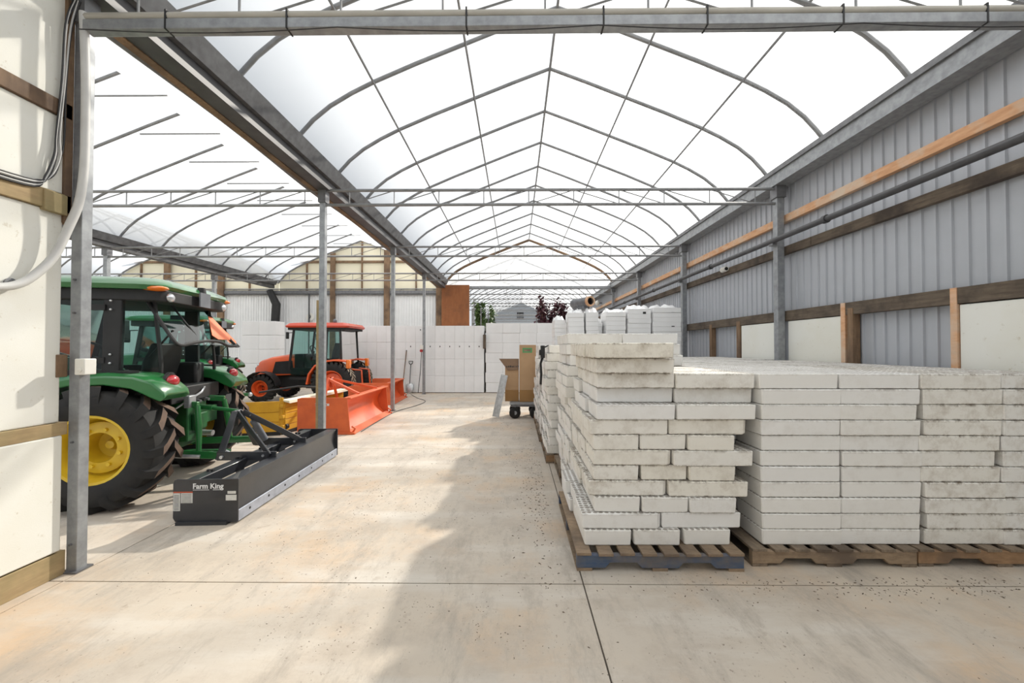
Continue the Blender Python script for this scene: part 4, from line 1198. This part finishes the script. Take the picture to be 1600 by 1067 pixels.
# ------------------------------------------------------------------ white foam wall at the back
bl = MB().box(-.173, .173, -.29, .29, 0, .589).mesh('foam_block', 'foam_new')
row = ['bottom', 'second', 'third', 'top']
tops = {}
for i in range(13):
    x = -5.48 + i * .348
    for c in range(4):
        o = link('foam_block', bl, None, .005, loc=(x + R.uniform(-.001, .001), 14.42 + R.uniform(-.004, .004), .02 + c * .592))
        tag(o, f'upright white foam block in {row[c]} row, {["first", "second", "third", "fourth", "fifth", "sixth", "seventh", "eighth", "ninth", "tenth", "eleventh", "twelfth", "thirteenth"][i]} from left, back wall', 'foam block', 'upright blocks of the back wall')
        if c == 2 and i > 4 or (R.random() < .06):
            MB().box(-.016, .016, -.2935, -.290, .42, .47).build('stamp', 'ink', o)
bl2 = MB().box(-.302, .302, -.29, .29, 0, .350).mesh('foam_block', 'foam_new')
for i in range(5):
    for c in range(7):
        o = link('foam_block', bl2, None, .006, loc=(-.76 + i * .607 - (.02 if c % 2 else 0), 14.45 + R.uniform(-.01, .01), .02 + c * .352))
        tag(o, f'flat white foam block, {["bottom", "second", "third", "fourth", "fifth", "sixth", "top"][c]} row, {["first", "second", "third", "fourth", "fifth"][i]} right of the wall gap', 'foam block', 'flat blocks of the back wall')
# a runner of timber under both
for x0, x1, lb in ((-5.66, -1.12, 'thin timber runner under upright foam blocks of back wall'), (-1.08, 2.0, 'thin timber runner under flat foam blocks of back wall')):
    tag(MB().box(x0, x1, 14.2, 14.7, 0, .02).build('timber_runner', 'pallet'), lb, 'timber')
t = thing('gap_board', 'weathered board standing in the gap of the white foam wall', 'board', (-1.106, 14.5, .02))
MB().box(-.02, .02, -.05, .05, 0, 2.2).build('board', 'wood_grey', t)
MB().box(-.05, .05, -.50, -.40, 1.55, 2.05).box(-.018, .018, -.42, -.04, 1.9, 2.05).build('rag', 'wood_grey', t, .02)
# stack far left behind the tractors
for c in range(5):
    for i in range(2):
        o = link('foam_block', bl2, None, .008, loc=(-9.6 + i * .607, 14.6, .02 + c * .352 * 1.45))
        o.scale = (1, 1, 1.44)
        tag(o, f'white foam block in the stack left of orange tractor, {["bottom", "second", "third", "fourth", "top"][c]} row, {["left", "right"][i]}', 'foam block', 'stack behind the green tractors')

# wrapped bundles
def bundle(label, x0, x1, y0, ztop, n=22, stamp=0, d=.62):
    T = thing('foam_bundle', label, 'foam bundle', ((x0 + x1) / 2, y0 + d / 2, 0), R.uniform(-.03, .03), 'wrapped foam bundles')
    w = (x1 - x0) / 2 - .012; h = (ztop - .1) / n
    bm_ = MB().box(-w, w, -d / 2, d / 2, 0, h - .002).mesh('foam_layer', 'foam_new')
    for i in range(n):
        link('foam_layer', bm_, T, .004, loc=(R.uniform(-.006, .006), R.uniform(-.006, .006), .1 + i * h))
    MB().box(-w, w, -d / 2, d / 2, 0, .1).build('bundle_base', 'pallet', T)
    # crumpled wrap on top
    rr = random.Random(int(x0 * 100)); vs = []; nx, ny = 9, 7
    for i in range(nx):
        for j in range(ny):
            edge = i in (0, nx - 1) or j in (0, ny - 1)
            vs.append((-w + 2 * w * i / (nx - 1), -d / 2 + d * j / (ny - 1), ztop + (0.0 if edge else rr.uniform(.0, .13) ** 1.0)))
    MB().add(vs, [(i * ny + j, (i + 1) * ny + j, (i + 1) * ny + j + 1, i * ny + j + 1) for i in range(nx - 1) for j in range(ny - 1)]).build('plastic_wrap', 'wrap', T)
    for k in range(stamp):
        MB().box(w * .3, w * .3 + .07, -d / 2 - .004, -d / 2 - .001, ztop - .11 - k * .36, ztop - .06 - k * .36).build('stamp', 'ink', T)
Yb = 9.3
def bx_(p): return (p - 806) * Yb / 622
bundle('wrapped white foam bundle, leftmost and lowest of the row', bx_(868), bx_(887), 9.7, 2.28)
bundle('wrapped white foam bundle, second from left, under the jet heater', bx_(888), bx_(914), Yb, 2.42)
bundle('wrapped white foam bundle just left of the dip in the row', bx_(915), bx_(936), Yb, 2.43)
bundle('low white foam bundle sunk in the dip of the row', bx_(937), bx_(945), 9.5, 2.2)
bundle('wrapped white foam bundle right of the dip, no stamp', bx_(946), bx_(978), Yb, 2.44)
bundle('wrapped white foam bundle with one dark stamp', bx_(979), bx_(1016), 9.25, 2.50, 22, 1)
bundle('wrapped white foam bundle with two dark stamps, nearest the corrugated wall', bx_(1017), bx_(1061), 9.2, 2.53, 22, 2)
# jet heater resting on the bundles
t = thing('jet_heater', 'round jet heater with tan rim resting on the wrapped foam bundles', 'heater', (1.62, 9.75, 2.71), rad(25))
MB().lathe([(.10, -.35), (.115, -.35), (.12, -.30), (.12, .35), (.001, .35)], 20).build('barrel', 'galv_dark', t)
MB().lathe([(.085, -.36), (.12, -.37), (.125, -.30), (.11, -.28)], 20).build('rim', 'wood_new', t)
MB().lathe([(.001, -.2), (.10, -.2)], 16).build('throat', 'black', t)
MB().box(-.08, .08, -.2, .25, -.16, -.10).build('foot', 'galv_dark', t)

# black strap and tin on the aisle stacks
t = thing('ratchet_strap', 'black ratchet strap draped over side of the third aisle stack', 'strap', (.385, 5.66, 1.38))
MB().box(-.03, .03, .0, .09, .08, .26).box(-.05, .0, .02, .12, .12, .2).build('ratchet', 'black', t, .01)
MB().tube([(0, .04, .1), (-.03, .05, 0), (-.02, .06, -.15), (-.03, .05, -.3)], .018, 6).build('webbing', 'black', t)
MB().tube([(0, .06, .22), (.08, .05, .26), (.12, .05, .2)], .012, 6).build('handle', 'black', t)

# ------------------------------------------------------------------ cart, cartons, trough
C = thing('flat_cart', 'low metal flat cart with black wheels under the cartons', 'cart', (.16, 9.27, 0))
MB().box(-.30, .34, -.25, .45, .32, .36).build('deck', 'galv', C, .004)
for y in (-.23, .40): MB().box(-.28, .32, y, y + .04, .27, .32).build('frame_rail', 'galv_dark', C)
for x, y in ((-.18, -.20), (.28, -.20), (-.18, .40), (.28, .40)):
    wv = MB().lathe([(.001, -.035), (.10, -.035), (.13, -.028), (.13, .028), (.10, .035), (.001, .035)], 18, 0, Matrix.Rotation(rad(20), 4, 'Z')).build('wheel', 'rubber', C, loc=(x, y, .13))
    MB().lathe([(.001, -.04), (.045, -.04), (.045, .04), (.001, .04)], 12).build('hub', 'galv', wv)
    MB().box(x - .02, x + .02, y - .02, y + .02, .13, .32).build('caster_fork', 'galv_dark', C)
tb = thing('tall_carton', 'tall cardboard carton with green label standing on the flat cart', 'carton', (.275, 9.39, .362))
MB().box(-.19, .19, -.2, .2, .27, 1.31).build('carton_body', 'cardboard', tb, .004)
MB().box(-.19, .19, -.2, .2, 0, .27).build('carton_base', 'cardboard_base', tb, .004)
MB().box(-.12, .10, -.204, -.2, 1.13, 1.24).build('green_label', 'label_green', tb)
MB().box(-.09, .07, -.206, -.204, 1.16, 1.21).build('label_window', 'pallet', tb)
tb = thing('open_carton', 'open cardboard carton with folded brown flap left of tall carton', 'carton', (-.09, 9.47, .362))
MB().box(-.16, .16, -.2, .2, .26, .93).build('carton_body', 'cardboard', tb, .004)
MB().box(-.16, .16, -.2, .2, 0, .26).build('carton_base', 'cardboard_base', tb, .004)
MB().prism([(-.30, .99), (.16, .99), (.16, .74), (-.10, .72)], 'y', -.225, -.205).build('folded_flap', 'cardboard_dark', tb)
for k, (x0, w, h) in enumerate(((-.13, .025, .03), (-.09, .03, .035), (-.05, .035, .04), (-.005, .03, .03), (.035, .02, .035), (.085, .02, .035), (.13, .02, .045))):
    MB().box(x0, x0 + w, -.227, -.225, .79, .79 + h).build('printed_mark', 'ink', tb)
t = thing('metal_trough', 'aluminium channel leaning from the floor against open carton', 'channel', (0, 0, 0))
a_, b_ = Vector((-.46, 9.10, .03)), Vector((-.26, 9.19, .98))
MB().bar(a_, b_, .14, .012, up=(0, -1, 0)).build('web_plate', 'alu', t)
for s in (-1, 1):
    off = Vector((.07 * s, -.03, -.017 * s)); MB().bar(a_ + off, b_ + off, .012, .07, up=(0, -1, 0)).build('flange', 'alu', t)

# ------------------------------------------------------------------ shovel, rods, extinguisher, cable
t = thing('shovel', 'steel shovel with D-grip leaning on the white foam wall', 'shovel', (-3.72, 13.95, 0))
MB().tube([(0, .12, 1.0), (0, 0, .34)], .018, 8).build('handle', 'galv_dark', t)
MB().tube([(0, .12, 1.0), (-.06, .13, 1.06), (-.07, .14, 1.13), (.07, .14, 1.13), (.06, .13, 1.06), (0, .12, 1.0)], .014, 6).build('grip', 'black', t)
rows = []
for z, w, y in ((.0, .02, -.08), (.06, .11, -.07), (.16, .145, -.05), (.30, .14, -.02), (.36, .06, 0)):
    rows.append([(w * math.cos(PI * k / 6), y - .04 * math.sin(PI * k / 6) + .04, z) for k in range(7)] + [(w * math.cos(PI * (6 - k) / 6), y - .04 * math.sin(PI * (6 - k) / 6) + .05, z) for k in range(7)])
MB().loft(rows).build('blade', 'alu', t)
t = thing('broom_pole', 'thin brown pole leaning on white foam wall left of shovel', 'pole', (-3.98, 13.9, 0))
MB().tube([(0, 0, .02), (.10, .2, 1.5)], .016, 8).build('pole', 'wood_brown', t)
MB().sphere((.10, .2, 1.5), .02, 8, 6).build('pole_tip', 'black', t)
t = thing('tap_box', 'small white box with red valve on post beside the shovel', 'box', (-3.25, 13.72, 1.55))
MB().box(-.05, .05, -.05, .02, 0, .15).build('housing', 'white', t, .005)
MB().lathe([(.001, -.08), (.05, -.08), (.05, -.04), (.001, -.04)], 12).build('valve', 'red', t, loc=(0, 0, -.05))
MB().tube([(0, -.02, -.05), (-.03, -.03, -.7), (-.12, .0, -1.5)], .012, 6).build('supply_hose', 'cable', t)
P = [px(642, 616, 13.6)[:2], (-3.1, 12.6), (-2.7, 11.9), (-2.75, 11.0), (-3.0, 10.0), (-3.0, 8.8), (-2.95, 7.6)]
tag(MB().tube(smooth([(x, y, .008) for x, y in P]), .008, 6).build('floor_cable', 'cable'), 'thin dark cable trailing along floor beside the orange blade', 'cable')

# ------------------------------------------------------------------ plants and gear beyond the foam wall
def plant(label, loc, h, spread, mat, n, name='shrub', leaf=.09):
    T = thing(name, label, 'plant', loc, 0, 'plants beyond the foam wall')
    rr = random.Random(int(loc[0] * 97 + loc[1] * 13)); st = MB(); lv = MB()
    for k in range(7):
        a = rr.uniform(0, 6.28); e = (math.cos(a) * spread * rr.uniform(.3, 1), math.sin(a) * spread * rr.uniform(.3, 1), h * rr.uniform(.75, 1.0))
        st.tube([(0, 0, 0), (e[0] * .3, e[1] * .3, h * .45), e], [.03, .02, .008], 5)
        for _ in range(n // 7):
            t_ = rr.uniform(.35, 1.05)
            p = Vector((e[0] * t_, e[1] * t_, e[2] * (.3 + .7 * t_))) + Vector((rr.gauss(0, .16), rr.gauss(0, .16), rr.gauss(0, .14))) * spread
            q = Euler((rr.uniform(-1, 1), rr.uniform(-1, 1), rr.uniform(0, 6.3))).to_matrix()
            lv.add([p + q @ Vector(v_) for v_ in ((-leaf, 0, 0), (0, -leaf * .5, .01), (leaf, 0, 0), (0, leaf * .5, .01))], [(0, 1, 2, 3)])
    st.build('stem', 'wood_grey', T); lv.build('foliage', mat, T)
MB_pl = [(1.45, 19.0, 3.9, .55, 'leaf_red', 'burgundy shrub behind foam wall, left of the two'), (2.45, 20.4, 4.1, .6, 'leaf_red', 'burgundy shrub behind foam wall, beside the jet heater'),
         (-1.9, 21, 4.0, .35, 'leaf_green', 'green shrub right beside the rust plywood sheet'), (-1.5, 23.4, 3.9, .4, 'leaf_green', 'green shrub between plywood sheet and grey building')]
for x, y, h, s, mt, lb in MB_pl: plant(lb, (x, y, 0), h, s, mt, 900, leaf=.12)
for i, (x, y, z) in enumerate(((-2.0, 19, 3.9), (-1.75, 20, 3.6), (-1.5, 21.5, 3.5), (.95, 22, 3.8), (1.5, 22.6, 4.1), (2.9, 22, 3.9))):
    tag(MB().tube([(x, y, 0), (x + (.25 if i > 2 else 0), y, z)], .03, 6).build('plant_stake', 'galv_dark'), ['dark stake nearest the plywood sheet', 'dark stake second from the plywood sheet', 'dark stake third from the plywood sheet', 'leaning stake just right of grey building window', 'leaning stake left of burgundy shrubs', 'leaning stake among the burgundy shrubs'][i], 'stake', 'stakes beyond the foam wall')
t = thing('growing_bench', 'long dark growing bench beyond the white foam wall', 'bench', (.3, 25, 0))
MB().box(-1.9, 1.9, -.4, .4, 2.42, 2.52).build('bench_top', 'black', t)
for x in (-1.7, 0, 1.7): MB().box(x - .04, x + .04, -.3, .3, 0, 2.42).build('leg', 'galv_dark', t)

# ------------------------------------------------------------------ crumbs of soil on the concrete
cr = MB(); rr = random.Random(5)
def crumbs(cx, cy, sx, sy, n, smin, smax):
    for _ in range(int(n * 2.2)):
        x, y = rr.gauss(cx, sx), rr.gauss(cy, sy); s = rr.uniform(smin, smax); a = rr.uniform(0, 3.14)
        if (x > .34 and y > 2.84) or y > 14.1 or (-3.25 < x < -2.5 and 3.5 < y < 6) or (x < -2.9): continue
        s *= .55; l = s * rr.uniform(1, 2.2)
        dx, dy = math.cos(a) * l, math.sin(a) * l; ex, ey = -math.sin(a) * s * .6, math.cos(a) * s * .6
        cr.add([(x - dx, y - dy, 0), (x + ex, y + ey, 0), (x + dx, y + dy, 0), (x - ex, y - ey, 0), (x, y, s * .7)], [(0, 1, 4), (1, 2, 4), (2, 3, 4), (3, 0, 4)])
crumbs(-1.5, 4.3, .35, .45, 90, .003, .010)
crumbs(-2.1, 3.2, .45, .35, 70, .003, .008)
crumbs(-1.1, 5.8, .9, .9, 160, .004, .012)
crumbs(.25, 4.6, .12, 1.0, 200, .005, .016)
crumbs(-.6, 9.5, .9, 2.2, 160, .006, .018)
crumbs(2.3, 2.72, 1.0, .10, 90, .004, .012)
for q in range(14):
    crumbs(rr.uniform(-2.2, 3.2), rr.uniform(1.9, 2.7), .08, .06, 6, .002, .008)
for q in range(30):
    crumbs(rr.uniform(-2.4, .2), rr.uniform(2.8, 7.5), .12, .12, 9, .003, .009)
crumbs(2.9, 2.78, .8, .10, 120, .005, .014)
crumbs(-.3, 2.5, 1.2, .5, 25, .002, .006)
o = cr.build('soil_crumbs', 'soil'); o['kind'] = 'stuff'
o['label'] = 'dark crumbs of soil and plant litter scattered on concrete'; o['category'] = 'soil crumbs'
